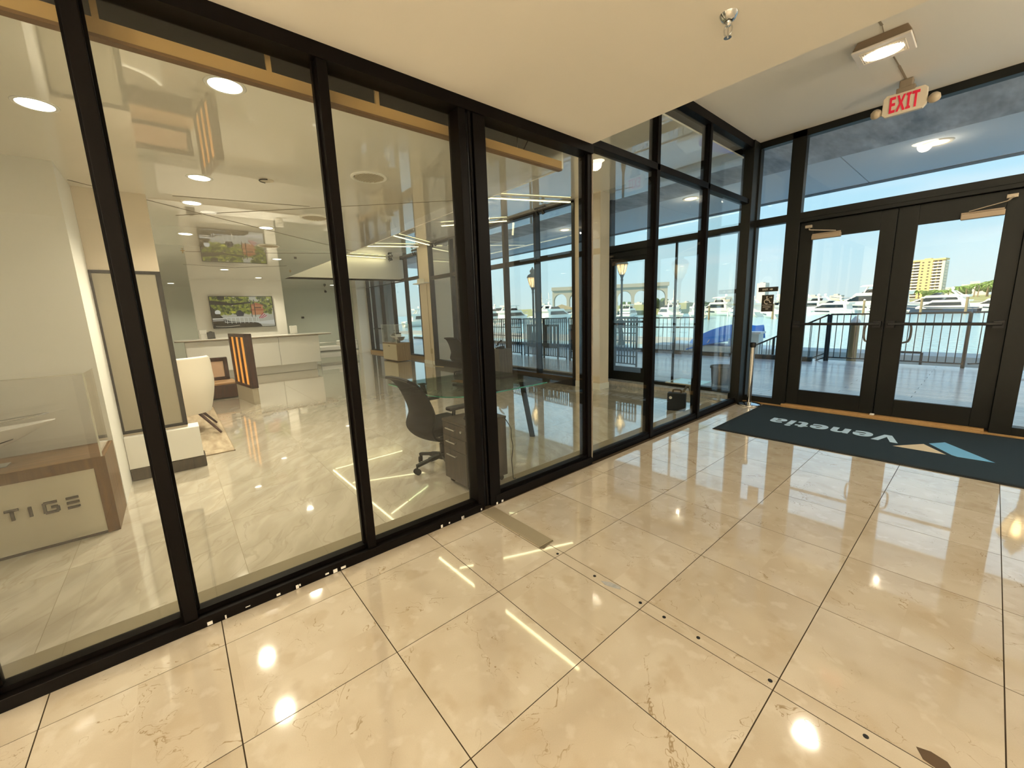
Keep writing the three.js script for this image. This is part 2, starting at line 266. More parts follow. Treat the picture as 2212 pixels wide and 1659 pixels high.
// ---------------------------------------------------------------- entrance wall with the double doors
{
  const w = struct('wall_entrance', 'black framed glass entrance wall facing the harbour', 'wall');
  const F = M.frameDoor, z0 = ZD - 0.06, z1 = ZD + 0.06, post = (a, b, y0 = 0, y1 = HH) => obj('post', rbx(a, b, y0, y1, z0, z1, 0.005), F, w), bar = (a, b, y0, y1, d = 0) => obj('rail', rbx(a, b, y0, y1, z0 + d, z1 - d, 0.005), F, w);
  const pane = (a, b, y0, y1) => obj('glass_pane', bx(a, b, y0, y1, ZD - 0.004, ZD + 0.004), M.glassClear, w);
  // office half
  post(-5.42, -5.06); post(-4.25, -4.12); post(-2.66, -2.56);
  bar(-5.1, -2.56, HH - 0.12, HH); bar(-4.12, -2.6, 0.10, 0.16); bar(-4.12, -2.6, 2.66, 2.76); bar(-5.1, -4.2, 2.53, 2.78); obj('bead', bx(-3.73, -3.70, 0.16, 2.66, z0 + 0.04, z1 - 0.04), F, w);
  pane(-5.07, -4.24, 2.78, HH - 0.12); pane(-4.13, -2.65, 2.76, HH - 0.12); pane(-4.13, -2.65, 0.16, 2.66);
  obj('curb', [bx(-5.42, -2.62, 0, 0.10, ZD - 0.12, ZD + 0.25)], M.stone, w);
  // lobby half
  post(-2.62, -2.44); post(-2.055, -1.885); post(0.121, 0.285); post(0.95, 1.1); post(1.9, 2.05); post(2.9, 3.0);
  bar(-2.45, -2.05, 0.02, 0.11); bar(-2.45, -2.05, 2.685, 2.79); bar(0.28, 3, 0.02, 0.11); bar(0.28, 3, 2.685, 2.79);
  bar(-2.45, 3.0, 3.77, HH); bar(-1.9, 0.13, 2.65, 2.785);
  obj('rail_bead', [bx(-1.88, 0.12, 2.70, 2.712, z1, z1 + 0.008), bx(-1.88, 0.12, 2.655, 2.665, z1, z1 + 0.008)], F, w);
  pane(-2.45, -2.05, 0.11, 2.69); pane(-2.45, -2.05, 2.79, 3.77); pane(-1.89, 0.13, 2.785, 3.77);
  for (const [a, b] of [[0.28, 0.96], [1.09, 1.91], [2.04, 2.91]]) { pane(a, b, 0.11, 2.69); pane(a, b, 2.79, 3.77); }
  obj('threshold', [rbx(-1.92, 0.09, 0, 0.05, -7.12, -6.90, 0.006), rbx(-1.9, 0.07, 0, 0.03, -6.92, -6.87, 0.004)], M.sill, w);
  obj('threshold', [bx(-2.5, -1.9, 0, 0.02, -7.1, -6.92), bx(0.07, 3, 0, 0.02, -7.1, -6.92)], M.sill, w);

  // the door leaves
  const leaf = (name, label, xa, xb, hinge) => {
    const d = struct(name, label, 'door'); const s = hinge, ga = xa + 0.15 + (s > 0 ? 0.03 : 0), gb = xb - 0.15 + (s < 0 ? 0 : 0);
    obj('stile', rbx(xa, ga, 0.055, 2.645, ZD - 0.022, ZD + 0.022, 0.004), F, d); obj('stile', rbx(gb, xb, 0.055, 2.645, ZD - 0.022, ZD + 0.022, 0.004), F, d);
    obj('rail', rbx(ga, gb, 0.055, 0.276, ZD - 0.022, ZD + 0.022, 0.004), F, d); obj('rail', rbx(ga, gb, 2.415, 2.645, ZD - 0.022, ZD + 0.022, 0.004), F, d);
    obj('glass_pane', bx(ga, gb, 0.276, 2.415, ZD - 0.004, ZD + 0.004), M.glassClear, d);
    obj('panic_bar', [rbx(xa + 0.03, xb - 0.03, 1.228, 1.262, ZD + 0.06, ZD + 0.10, 0.01), bx(xa + 0.02, xa + 0.10, 1.20, 1.28, ZD + 0.02, ZD + 0.09), bx(xb - 0.10, xb - 0.02, 1.20, 1.28, ZD + 0.02, ZD + 0.09)], M.black, d);
    // pull handle on the outside
    const hx = s < 0 ? gb - 0.015 : ga + 0.03;
    obj('pull_handle', tube([V(hx - s * 0.03, 1.25, ZD - 0.03), V(hx + s * 0.015, 1.24, ZD - 0.07), V(hx + s * 0.03, 1.18, ZD - 0.08), V(hx + s * 0.03, 1.08, ZD - 0.08), V(hx + s * 0.015, 1.02, ZD - 0.07), V(hx - s * 0.03, 1.005, ZD - 0.03)], 0.012, 30, 8), M.black, d);
    // door closer: body, arm and shoe
    const cx = s < 0 ? ga + 0.0 : gb - 0.32, cl = obj('door_closer', [rbx(cx, cx + 0.32, 2.395, 2.455, ZD + 0.022, ZD + 0.085, 0.008), bx(cx + 0.0, cx + 0.31, 2.455, 2.475, ZD + 0.025, ZD + 0.05)], S('#9a8872', 0.4, { metalness: 0.2 }), d);
    const ax = s < 0 ? cx + 0.26 : cx + 0.06, bx2 = s < 0 ? cx - 0.04 : cx + 0.36;
    obj('arm', [beam(V(ax, 2.48, ZD + 0.06), V((ax + bx2) / 2 + s * 0.12, 2.52, ZD + 0.16), 0.02, 0.008), beam(V((ax + bx2) / 2 + s * 0.12, 2.525, ZD + 0.16), V(bx2, 2.575, ZD + 0.04), 0.016, 0.008), rbx(bx2 - 0.05, bx2 + 0.03, 2.56, 2.60, ZD + 0.022, ZD + 0.06, 0.006)], S('#a99c88', 0.4, { metalness: 0.3 }), cl);
    return d;
  };
  leaf('door_1', 'left black framed glass door leaf, nearer the exit arrow sign', -1.88, -0.882, -1);
  leaf('door_2', 'right black framed glass door leaf, in front of the tower view', -0.872, 0.12, 1);
  obj('astragal', bx(-0.90, -0.855, 0.06, 2.64, ZD - 0.034, ZD - 0.0225), F, w); obj('weather_strip', [bx(-1.887, -1.872, 0.055, 2.65, ZD - 0.05, ZD - 0.023), bx(0.112, 0.123, 0.055, 2.65, ZD - 0.05, ZD - 0.023), bx(-1.88, 0.12, 2.63, 2.655, ZD - 0.05, ZD - 0.023), bx(-1.88, 0.12, 0.045, 0.06, ZD - 0.05, ZD - 0.023)], F, w);
  obj('floor_bolt', rbx(-0.90, -0.855, 0.052, 0.068, -6.955, -6.90, 0.004), M.white, w);
  const d3 = struct('door_3', 'black framed glass exit door of the office beside the column', 'door');
  obj('stile', bx(-5.06, -4.985, 0.1, 2.53, ZD - 0.022, ZD + 0.022), F, d3); obj('stile', bx(-4.33, -4.25, 0.1, 2.53, ZD - 0.022, ZD + 0.022), F, d3);
  obj('rail', bx(-4.985, -4.33, 0.1, 0.38, ZD - 0.022, ZD + 0.022), F, d3); obj('rail', bx(-4.985, -4.33, 2.45, 2.53, ZD - 0.022, ZD + 0.022), F, d3);
  obj('glass_pane', bx(-4.985, -4.33, 0.38, 2.45, ZD - 0.004, ZD + 0.004), M.glassClear, d3);
  obj('panic_bar', rbx(-5.03, -4.28, 1.27, 1.31, ZD + 0.05, ZD + 0.09, 0.008), M.black, d3);
}
// ---------------------------------------------------------------- office shell
{
  const floor = struct('floor', 'glossy grey-beige stone office floor of large tiles behind the glass', 'floor');
  obj('grout_bed', bx(-18.5, -2.6, -0.14, -0.001, -7.05, 2.3), M.officeGrout, floor);
  const P = 0.89, xs = [], zs = []; for (let k = 0; k < 19; k++) xs.push(-3.72 + P * (1 - k)); for (let k = -2; k < 9; k++) zs.push(-0.16 - P * k);
  const clampx = (x) => clamp(x, -18.4, -2.61), clampz = (z) => clamp(z, -6.98, 2.2);
  for (let i = 0; i < xs.length; i++) for (let j = 0; j < zs.length; j++) {
    const xa = clampx(xs[i] - P), xb = clampx(xs[i]), za = clampz(zs[j] - P), zb = clampz(zs[j]); if (xb - xa < 0.05 || zb - za < 0.05) continue;
    const g = bx(xa + 0.0012, xb - 0.0012, -0.02, 0, za + 0.0012, zb - 0.0012), u = g.attributes.uv, ou = rnd(), ov = rnd();
    for (let k = 0; k < u.count; k++) u.setXY(k, u.getX(k) * 0.5 + ou, u.getY(k) * 0.5 + ov);
    obj('tile', g, M.officeTiles[Math.floor(rnd() * 3)], floor);
  }
  const c = struct('ceiling', 'low high-gloss stretch ceiling of the office', 'ceiling');
  obj('membrane', [bx(-18.5, -2.665, HO, HO + 0.02, -2.9, 2.3), bx(-18.5, -14.3, HO, HO + 0.02, -7.0, -2.9)], M.gloss, c);
  const sm = (pts) => { for (let k = 0; k < pts.length - 1; k++) obj('seam', beam(V(pts[k][0], HO - 0.0015, pts[k][1]), V(pts[k + 1][0], HO - 0.0015, pts[k + 1][1]), 0.010, 0.003), M.seam, c); };
  sm([[-5.3, 0.5], [-6.14, -0.486], [-7.54, -2.211], [-8.1, -2.9]]); sm([[-6.35, -0.235], [-5.09, -1.565], [-3.95, -2.76]]); sm([[-5.42, -0.2], [-5.15, -1.4]]); sm([[-9.38, -0.39], [-8.95, -1.76], [-8.4, -2.9]]); sm([[-11.4, -0.4], [-11.68, -1.38], [-10.9, -2.3]]);
  const c2 = struct('ceiling', 'raised glossy ceiling bay over the office windows', 'ceiling');
  obj('membrane', bx(-14.3, -2.6, HU, HU + 0.02, -7.0, -2.9), M.gloss, c2);
  obj('panel', bx(-14.3, -2.66, HO, HU + 0.02, -2.92, -2.9), M.whitePaint, struct('wall_riser', 'white drop face between the low and the raised office ceiling', 'wall'));
  obj('panel', bx(-14.34, -14.3, HO, HU + 0.02, -6.95, -2.92), M.whitePaint, struct('wall_bulkhead', 'bright white bulkhead closing the raised ceiling bay', 'wall'));
  // cut edge of the stretch ceiling seen over the glass: plywood strip with braces, dark void above
  const e = struct('trim_1', 'raw plywood edge of the dropped office ceiling above the glass', 'trim');
  obj('edge_board', bx(-2.68, -2.66, HO - 0.005, HO + 0.06, -2.9, 0.9), M.plywood, e); obj('edge_lip', bx(-2.70, -2.655, HO - 0.02, HO - 0.005, -2.9, 0.9), S('#6b4a22', 0.7), e);
  for (const z of [0.06, -0.60, -1.20]) obj('brace', bx(-2.68, -2.66, HO + 0.06, HL + 0.05, z - 0.012, z + 0.012), M.plywood, e);
  obj('wire_hanger', [rod(V(-2.75, HO + 0.02, -2.45), V(-2.75, HL + 0.1, -2.45), 0.004, 6), rod(V(-2.8, HO + 0.02, -2.5), V(-2.78, HL + 0.1, -2.65), 0.005, 6)], M.black, e);
  const v = struct('ceiling', 'concrete slab above the dropped office ceiling', 'ceiling'); obj('slab', bx(-18.6, -2.6, HH + 0.05, HH + 0.35, -7.1, 2.4), M.extWall, v);

  // walls
  const side = struct('wall_pillar', 'white return wall beside the display board', 'wall'); obj('panel', bx(-5.5, -4.785, 0, HO, 0.515, 2.2), M.whitePaint, side);
  const stub = struct('wall_stub', 'short white wall that carries the framed display board', 'wall'); obj('panel', bx(-5.62, -5.505, 0.4, HO, 0.005, 0.515), M.pinkWall, stub); obj('base_block', rbx(-5.66, -5.42, 0.13, 0.46, -0.085, 0.512, 0.004), M.white, stub); obj('plinth', rbx(-5.655, -5.425, 0, 0.128, -0.1, 0.512, 0.012), M.darkWood, stub);
  const wz = struct('wall_south', 'white office wall beyond the display board', 'wall'); obj('panel', bx(-18.5, -2.6, 0, HO, 2.2, 2.4), M.whitePaint, wz);
  const wx = struct('wall_far', 'grey-green rear wall of the office behind the screen wall', 'wall'); obj('panel', bx(-18.6, -18.4, 0, HO, -7.0, 2.4), M.greyWall, wx); obj('baseboard', bx(-18.4, -18.385, 0, 0.1, -6.6, 2.2), M.white, wx);
  const wt = struct('wall_screen', 'free-standing cream wall carrying the television', 'wall'); obj('panel', bx(-15.22, -15.02, 0, HO, -2.95, -0.6), M.whitePaint, wt);
  const wp = struct('wall_pier', 'white pier at the far end of the window wall', 'wall'); obj('panel', bx(-18.4, -17.9, 0, HO, -6.98, -6.35), M.whitePaint, wp);
  const k1 = struct('wall_column', 'tan plastered column by the office exit door', 'column'); obj('shaft', bx(-5.42, -4.80, 0, HU, -6.52, -6.25), M.pinkWall, k1); obj('base', bx(-5.43, -4.79, 0, 0.12, -6.53, -6.24), M.whitePaint, k1); obj('return', bx(-5.46, -5.40, 0, HU, -7.05, -6.52), M.bronze, k1);
  const k2 = struct('wall_column', 'cream column with cable and shelf between the window bays', 'column'); obj('shaft', bx(-11.92, -11.22, 0, HU, -7.0, -6.26), M.pinkWall, k2); obj('base', bx(-11.93, -11.21, 0, 0.11, -7.0, -6.25), M.whitePaint, k2);
}
// office window bays
{
  const F = M.bronze;
  const bay = (name, label, z, x0, x1, mulls, tr, sillTop, curb) => {
    const w = struct(name, label, 'window');
    for (const x of mulls) obj('mullion', rbx(x - 0.035, x + 0.035, curb, HU, z - 0.07, z + 0.07, 0.004), F, w);
    obj('transom', bx(x0, x1, tr - 0.05, tr + 0.05, z - 0.06, z + 0.06), F, w); obj('sill', bx(x0, x1, curb, sillTop, z - 0.07, z + 0.07), F, w); obj('head', bx(x0, x1, HU - 0.06, HU + 0.02, z - 0.07, z + 0.07), F, w);
    if (curb) obj('curb', bx(x0, x1, 0, curb, z - 0.1, z + 0.12), M.sill, w);
    const m = [...mulls].sort((a, b) => a - b);
    for (let k = 0; k < m.length - 1; k++) { obj('glass_pane', bx(m[k] + 0.03, m[k + 1] - 0.03, sillTop, tr - 0.05, z - 0.004, z + 0.004), M.glassClear, w); obj('glass_pane', bx(m[k] + 0.03, m[k + 1] - 0.03, tr + 0.05, HU - 0.06, z - 0.004, z + 0.004), M.glassClear, w); }
    return w;
  };
  const b1 = bay('window_1', 'bronze framed office window bay in front of the railing', -6.3, -11.22, -5.42, [-5.45, -6.53, -7.6, -8.68, -9.72, -9.98, -11.18], 2.66, 0.17, 0);
  const b2 = bay('window_2', 'bronze framed far office window bay near the reception desk', -6.85, -17.9, -11.92, [-11.96, -12.95, -14.03, -15.2, -16.35, -17.3, -17.85], 2.86, 0.14, 0.1);
  obj('panic_bar', bx(-17.28, -16.4, 1.03, 1.08, -6.78, -6.73), M.black, b2);
  // closing walls to the outside
  const w = struct('wall_facade', 'upper facade of the building over the entrance and windows', 'wall');
  obj('panel', [bx(-20, 3.3, HH + 0.01, 4.35, -7.12, -6.9), bx(-18.6, -17.9, HO, 4.2, -7.1, -6.8), bx(-17.9, -4.7, HU + 0.02, HH + 0.1, -7.05, -6.2), bx(-18.6, -14.3, HO + 0.02, HO + 0.06, -7.0, -2.9)], M.extWall, w);
  const up = struct('wall_upper_storey', 'upper storeys of the building above the lobby', 'building'); obj('mass', bx(-40, 14, 4.35, 12, -7.0, 14), M.paint, up);
  obj('ground_mass', [bx(-40, -18.6, -0.5, 4.35, -7.0, 14), bx(3.2, 14, -0.5, 4.35, -4.0, 14), bx(-40, 14, -0.5, 4.35, 3.2, 14)], M.paint, up);
}

// ================================================================ LAMPS AND CEILING FITTINGS
const rectDown = (x, y, z, w, d, color, I, turn = 0) => { const l = new THREE.RectAreaLight(color, I, w, d); l.position.set(x, y, z); l.rotation.set(-PI / 2, 0, 0); if (turn) { l.rotation.order = 'YXZ'; l.rotation.y = turn; } scene.add(l); return l; };
const OFFICE_I = 11, LOBBY_I = 2.6;
{
  // recessed downlights of the office
  const spots = [[-3.66, 0.41, 'recessed downlight nearest the white return wall'], [-2.82, -0.41, 'recessed downlight just behind the plywood ceiling edge'], [-4.65, -0.38, 'recessed downlight next to the mirrored wood panel'], [-5.63, -0.36, 'recessed downlight third along the row towards the screen wall'], [-6.6, -1.2, 'recessed downlight beside the round ceiling speaker'], [-7.57, -0.35, 'recessed downlight farthest along the row'], [-9.8, -1.9, 'recessed downlight in front of the reception counter'], [-12.2, -1.2, 'recessed downlight above the reception counter'], [-14.2, -2.2, 'recessed downlight close to the screen wall'], [-16.6, -5.0, 'recessed downlight over the white bench'], [-9.2, 1.0, 'recessed downlight over the lounge rug'], [-16.8, -0.2, 'recessed downlight behind the screen wall']];
  for (const [x, z, label] of spots) {
    const t = thing('downlight', label, 'downlight', [x, HO, z], 0, 'office downlights');
    obj('trim_ring', lathe([[0.078, 0.006], [0.095, 0.004], [0.098, 0], [0.094, -0.004], [0.08, -0.004], [0.074, 0.006]], 28), M.whiteGloss, t);
    obj('lens', cy(0.077, 0.077, 0.006, 0, -0.001, 0, 28), M.downlight, t);
    const near = x > -4, l = new THREE.SpotLight(WARM, near ? 2.2 : OFFICE_I, 0, near ? 0.5 : 1.2, 0.9); l.shadow.radius = 3; lamp(l, [x, HO - 0.03, z], [x, 0, z]);
  }
  // lobby downlights behind and beside the viewer (their light fills the foreground)
  for (const [x, z, label] of [[1.2, 1.4, 'round lobby downlight right behind the viewer'], [1.8, -0.6, 'round lobby downlight right of the viewer']]) {
    const t = thing('downlight', label, 'downlight', [x, HL, z], 0, 'lobby downlights');
    obj('trim_ring', lathe([[0.09, 0.006], [0.112, 0.004], [0.115, 0], [0.11, -0.004], [0.094, -0.004], [0.088, 0.006]], 28), M.whiteGloss, t); obj('lens', cy(0.09, 0.09, 0.006, 0, -0.001, 0, 28), M.downlight, t);
    const l = new THREE.SpotLight(WARM, LOBBY_I, 0, 1.4, 0.9); l.shadow.radius = 4; lamp(l, [x, HL - 0.03, z], [x, 0, z]);
  }
  for (const [x, z, label] of [[0.3, 2.6, 'frosted globe pendant left behind the viewer'], [2.2, 2.1, 'frosted globe pendant right behind the viewer']]) { const t = thing('globe_pendant', label, 'pendant lamp', [x, HL, z], 0, 'lobby pendants'); obj('cord', rod(V(0, 0, 0), V(0, -0.5, 0), 0.005, 6), M.black, t); obj('globe', ball(0.16, 0, -0.65, 0, 1, 1, 1, 24), glow(1, 0.88, 0.66, 2.2), t); lamp(new THREE.PointLight(WARM, 10), [x, HL - 0.65, z]).shadow.radius = 6; }
  // zigzag of linear lamps on the raised bay
  const leds = [[[-14.1, -3.6], [-8.0, -3.70], 'long linear ceiling lamp at the reception end'], [[-7.9, -3.70], [-3.3, -3.84], 'long linear ceiling lamp nearest the glass partition'], [[-14.15, -3.7], [-14.2, -6.2], 'linear ceiling lamp against the bulkhead'], [[-12.5, -3.72], [-11.5, -6.1], 'slanting linear ceiling lamp before the cream column'], [[-9.7, -3.78], [-11.1, -6.28], 'slanting linear ceiling lamp leaning towards the cream column'], [[-6.5, -3.85], [-5.45, -6.4], 'slanting linear ceiling lamp near the tan column'], [[-8.6, -5.2], [-7.4, -6.2], 'short linear ceiling lamp over the window desk']];
  for (const [a, b, label] of leds) {
    const t = thing('linear_lamp', label, 'ceiling lamp', [(a[0] + b[0]) / 2, HU - 0.022, (a[1] + b[1]) / 2], 0, 'linear ceiling lamps'), dx = (b[0] - a[0]) / 2, dz = (b[1] - a[1]) / 2;
    for (const s of [-0.9, 0, 0.9]) obj('mounting_clip', bx(s * dx - 0.012, s * dx + 0.012, -0.004, 0.022, s * dz - 0.012, s * dz + 0.012), M.white, t); obj('housing', beam(V(-dx, -0.008, -dz), V(dx, -0.008, dz), 0.052, 0.016), M.white, t); obj('diffuser', beam(V(-dx, -0.02, -dz), V(dx, -0.02, dz), 0.044, 0.012), M.led, t);
    const L = Math.hypot(dx, dz) * 2; rectDown((a[0] + b[0]) / 2, HU - 0.055, (a[1] + b[1]) / 2, 0.045, L, new THREE.Color().setRGB(1, 0.88, 0.56), 6, Math.atan2(dx, dz));
  }
  // small track spots at the window head
  for (const [x, z, label] of [[-10.6, -6.12, 'small black track spot at the cream column'], [-14.0, -6.3, 'small black track spot at the far window head'], [-6.2, -6.1, 'pair of small track spots above the railing window'], [-12.4, -6.4, 'small black track spot over the display cabinet']]) {
    const t = thing('track_spot', label, 'spotlight', [x, HU, z], 0, 'track spots'); obj('track', bx(-0.16, 0.16, -0.03, 0, -0.018, 0.018), M.black, t);
    for (const s of [-0.09, 0.08]) obj('head', [rod(V(s, -0.03, 0), V(s, -0.07, 0), 0.008, 6), cy(0.03, 0.036, 0.09, 0, 0, 0, 12).rotateX(0.6).translate(s, -0.11, 0.01)], M.blackGloss, t);
  }
  // round air grilles and small discs on the gloss ceiling
  for (const [x, z, r, label] of [[-3.83, -1.58, 0.16, 'round slatted air grille nearest the double post'], [-5.67, -1.586, 0.17, 'round slatted air grille before the mirrored display case'], [-8.14, -1.477, 0.17, 'round slatted air grille beside the mirrored television']]) {
    const t = thing('air_grille', label, 'air vent', [x, HO, z], 0.4, 'round air grilles'); obj('rim', lathe([[r * 0.82, 0], [r * 0.86, -0.012], [r, -0.006], [r, 0]], 32), M.white, t); obj('cavity', cy(r * 0.82, r * 0.82, 0.002, 0, -0.001, 0, 28), S('#3a342a', 0.9), t);
    for (let k = -5; k <= 5; k++) { const h = Math.sqrt(Math.max(0, (r * 0.8) ** 2 - (k * r * 0.145) ** 2)); obj('slat', bx(-h, h, -0.010, -0.003, -0.0022, 0.0022).rotateX(0.5).translate(0, 0, k * r * 0.145), S('#cfc6b2', 0.5), t); }
  }
  const sp = thing('ceiling_speaker', 'small dark-rimmed disc set in the gloss ceiling', 'speaker', [-4.42, HO, -0.856]); obj('ring', lathe([[0.0, -0.004], [0.055, -0.006], [0.062, 0]], 24), S('#c9c0ae', 0.5), sp); obj('slot', new THREE.TorusGeometry(0.055, 0.006, 6, 24, PI).rotateX(PI / 2).translate(0, -0.006, 0), M.black, sp);
  for (const [x, z, label] of [[-9.3, -0.35, 'small gold sprinkler head on the gloss ceiling'], [-12.0, -3.0 + 0.4, 'tiny sprinkler head near the screen wall']]) { const t = thing('sprinkler', label, 'sprinkler', [x, HO, z]); obj('escutcheon', lathe([[0, -0.01], [0.025, -0.008], [0.035, 0]], 16), S('#b79a5c', 0.3, { metalness: 0.8 }), t); obj('deflector', [cy(0.006, 0.006, 0.03, 0, -0.025, 0, 8), cy(0.02, 0.02, 0.003, 0, -0.04, 0, 12)], S('#b79a5c', 0.3, { metalness: 0.8 }), t); }
}
{
  // lobby sprinkler
  const t = thing('sprinkler', 'chrome sprinkler head hanging from the low lobby ceiling', 'sprinkler', [-1.03, HL, -2.375]);
  obj('escutcheon', lathe([[0.018, -0.03], [0.03, -0.026], [0.042, -0.008], [0.045, 0]], 28), M.chrome, t);
  obj('body', lathe([[0, -0.05], [0.012, -0.05], [0.014, -0.03], [0.018, -0.02], [0.018, 0]], 16), M.chrome, t);
  obj('frame', [tube([V(-0.013, -0.045, 0), V(-0.02, -0.065, 0), V(-0.014, -0.088, 0), V(0, -0.098, 0)], 0.0035, 12, 6), tube([V(0.013, -0.045, 0), V(0.02, -0.065, 0), V(0.014, -0.088, 0), V(0, -0.098, 0)], 0.0035, 12, 6), cy(0.003, 0.003, 0.05, 0, -0.072, 0, 8)], M.chrome, t);
  obj('deflector', [cy(0.018, 0.018, 0.0025, 0, -0.102, 0, 20), cy(0.006, 0.006, 0.008, 0, -0.104, 0, 10)], M.chrome, t);
  // emergency light
  const emergency = (label, x, z, fill) => {
    const e = thing('emergency_light', label, 'ceiling lamp', [x, HH + 0.045, z], 0, 'emergency lights');
    obj('body', poly([[-0.16, -0.045], [-0.19, -0.10], [-0.192, -0.122], [0.192, -0.122], [0.19, -0.10], [0.16, -0.045]], 0.30, 0.006), S('#8c7a66', 0.5), e);
    obj('lens_frame', [rbx(-0.2, 0.2, -0.14, -0.12, -0.18, 0.18, 0.008)], S('#f4ebe2', 0.4), e);
    for (let k = 0; k < 6; k++) { const a = 0.155 - k * 0.014, b = 0.12 - k * 0.012; obj('lens_rib', [bx(-a, -a + 0.005, -0.144, -0.139, -b, b), bx(a - 0.005, a, -0.144, -0.139, -b, b), bx(-a, a, -0.144, -0.139, -b, -b + 0.005), bx(-a, a, -0.144, -0.139, b - 0.005, b)], S('#fff4e2', 0.4), e); }
    obj('lens', ball(1, 0, -0.142, 0, 0.14, 0.026, 0.10, 24), M.emergency, e);
    const c = new THREE.Color().setRGB(1, 0.88, 0.68);
    if (fill) lamp(new THREE.PointLight(c, fill), [x, HH - 0.4, z]).shadow.radius = 6; else { const l = new THREE.SpotLight(c, 6, 0, 1.5, 0.6); l.shadow.radius = 4; lamp(l, [x, HH - 0.14, z], [x, 0, z]); }
  };
  emergency('glowing rectangular emergency light on the ceiling near the doors', -0.905, -5.29, 0); emergency('second emergency light on the right of the door bay', 1.9, -5.2, 11);
  // exit sign with two lamp heads
  const font = await new FontLoader().loadAsync('fonts/droid/droid_sans_bold.typeface.json');
  const x = thing('exit_sign', 'ceiling mounted EXIT sign with red letters and two lamp heads', 'exit sign', [-0.87, HH, -6.4]);
  obj('canopy', [rbx(-0.075, 0.075, -0.118, -0.07, -0.04, 0.04, 0.006), rbx(-0.055, 0.055, -0.075, 0, -0.05, 0.05, 0.012)], S('#8d7f6c', 0.6), x);
  obj('casing', poly([[-0.168, -0.14], [-0.172, -0.29], [-0.145, -0.32], [0.145, -0.32], [0.172, -0.29], [0.168, -0.14], [0.145, -0.115], [-0.145, -0.115]], 0.05, 0.006), S('#e0d3bd', 0.5), x);
  { const tg = new TextGeometry('EXIT', { font, size: 0.1, depth: 0.004, curveSegments: 4 }); tg.computeBoundingBox(); const b = tg.boundingBox; tg.translate(-(b.min.x + b.max.x) / 2, -(b.min.y + b.max.y) / 2, 0).scale(0.235 / (b.max.x - b.min.x), 0.158 / (b.max.y - b.min.y), 1).translate(0, -0.218, 0.0255); obj('lettering', tg, S('#d0213c', 0.4, { emissive: new THREE.Color('#c01030'), emissiveIntensity: 0.3 }), x); }
  for (const s of [-1, 1]) obj('lamp_head', [lathe([[0, 0.045], [0.03, 0.04], [0.046, 0.02], [0.05, -0.015], [0.044, -0.03], [0, -0.032]], 20).rotateX(0.9).translate(s * 0.228, -0.255, 0.0), rod(V(s * 0.165, -0.265, 0), V(s * 0.2, -0.26, 0), 0.012, 10)], S('#bfae94', 0.45), x);
}
// ================================================================ LOBBY THINGS
{
  const X0 = -2.13, X1 = 0.95, Z0 = -6.85, Z1 = -5.12, W = X1 - X0, D = Z1 - Z0, cw = 2048, ch = Math.round(2048 * D / W), cv = document.createElement('canvas'); cv.width = cw; cv.height = ch;
  const c = cv.getContext('2d'), px = (x, z) => [(X1 - x) / W * cw, (Z1 - z) / D * ch];
  c.fillStyle = '#06222f'; c.fillRect(0, 0, cw, ch);
  for (let k = 0; k < 30000; k++) { c.fillStyle = rnd() < 0.5 ? 'rgba(4,14,22,0.35)' : 'rgba(44,84,94,0.25)'; c.fillRect(rnd() * cw, rnd() * ch, 2, 2); }
  c.strokeStyle = '#0a1d26'; c.lineWidth = 26; c.strokeRect(13, 13, cw - 26, ch - 26);
  const [tx0] = px(-0.508, 0), [tx1] = px(-1.785, 0), base = px(0, -6.13)[1], top = px(0, -5.84)[1];
  c.save(); c.fillStyle = '#b9d6ee'; c.font = '900 200px sans-serif'; const mw = c.measureText('Venetia').width; c.translate(tx0, base); c.scale((tx1 - tx0) / mw, (base - top) / 146); c.fillText('Venetia', 0, 0); c.restore();
  const shape = (col, pts) => { c.fillStyle = col; c.beginPath(); pts.forEach(([x, z], k) => { const [a, b] = px(x, z); k ? c.lineTo(a, b) : c.moveTo(a, b); }); c.closePath(); c.fill(); };
  shape('#d8c9ae', [[-0.528, -5.705], [-0.317, -5.993], [-0.135, -5.707]]); shape('#6fb0dc', [[-0.282, -6.047], [-0.172, -6.207], [0.178, -5.713], [-0.06, -5.70], [-0.1, -5.73]]);
  const tex = new THREE.CanvasTexture(cv); tex.colorSpace = THREE.SRGBColorSpace;
  const t = thing('entrance_mat', 'dark teal entrance mat printed Venetia with a sail emblem', 'door mat');
  obj('rubber_edge', rbx(X0 - 0.015, X1 + 0.015, 0, 0.008, Z0 - 0.015, Z1 + 0.015, 0.004), M.rubber, t);
  const g = bx(X0, X1, 0.004, 0.0125, Z0, Z1), p = g.attributes.position, u = g.attributes.uv; for (let k = 0; k < p.count; k++) u.setXY(k, (X1 - p.getX(k)) / W, 1 - (Z1 - p.getZ(k)) / D);
  obj('pile', g, new THREE.MeshPhysicalMaterial({ map: tex, roughness: 0.95, bumpMap: rep(matBump, 12, 8), bumpScale: 0.002 }), t);
}
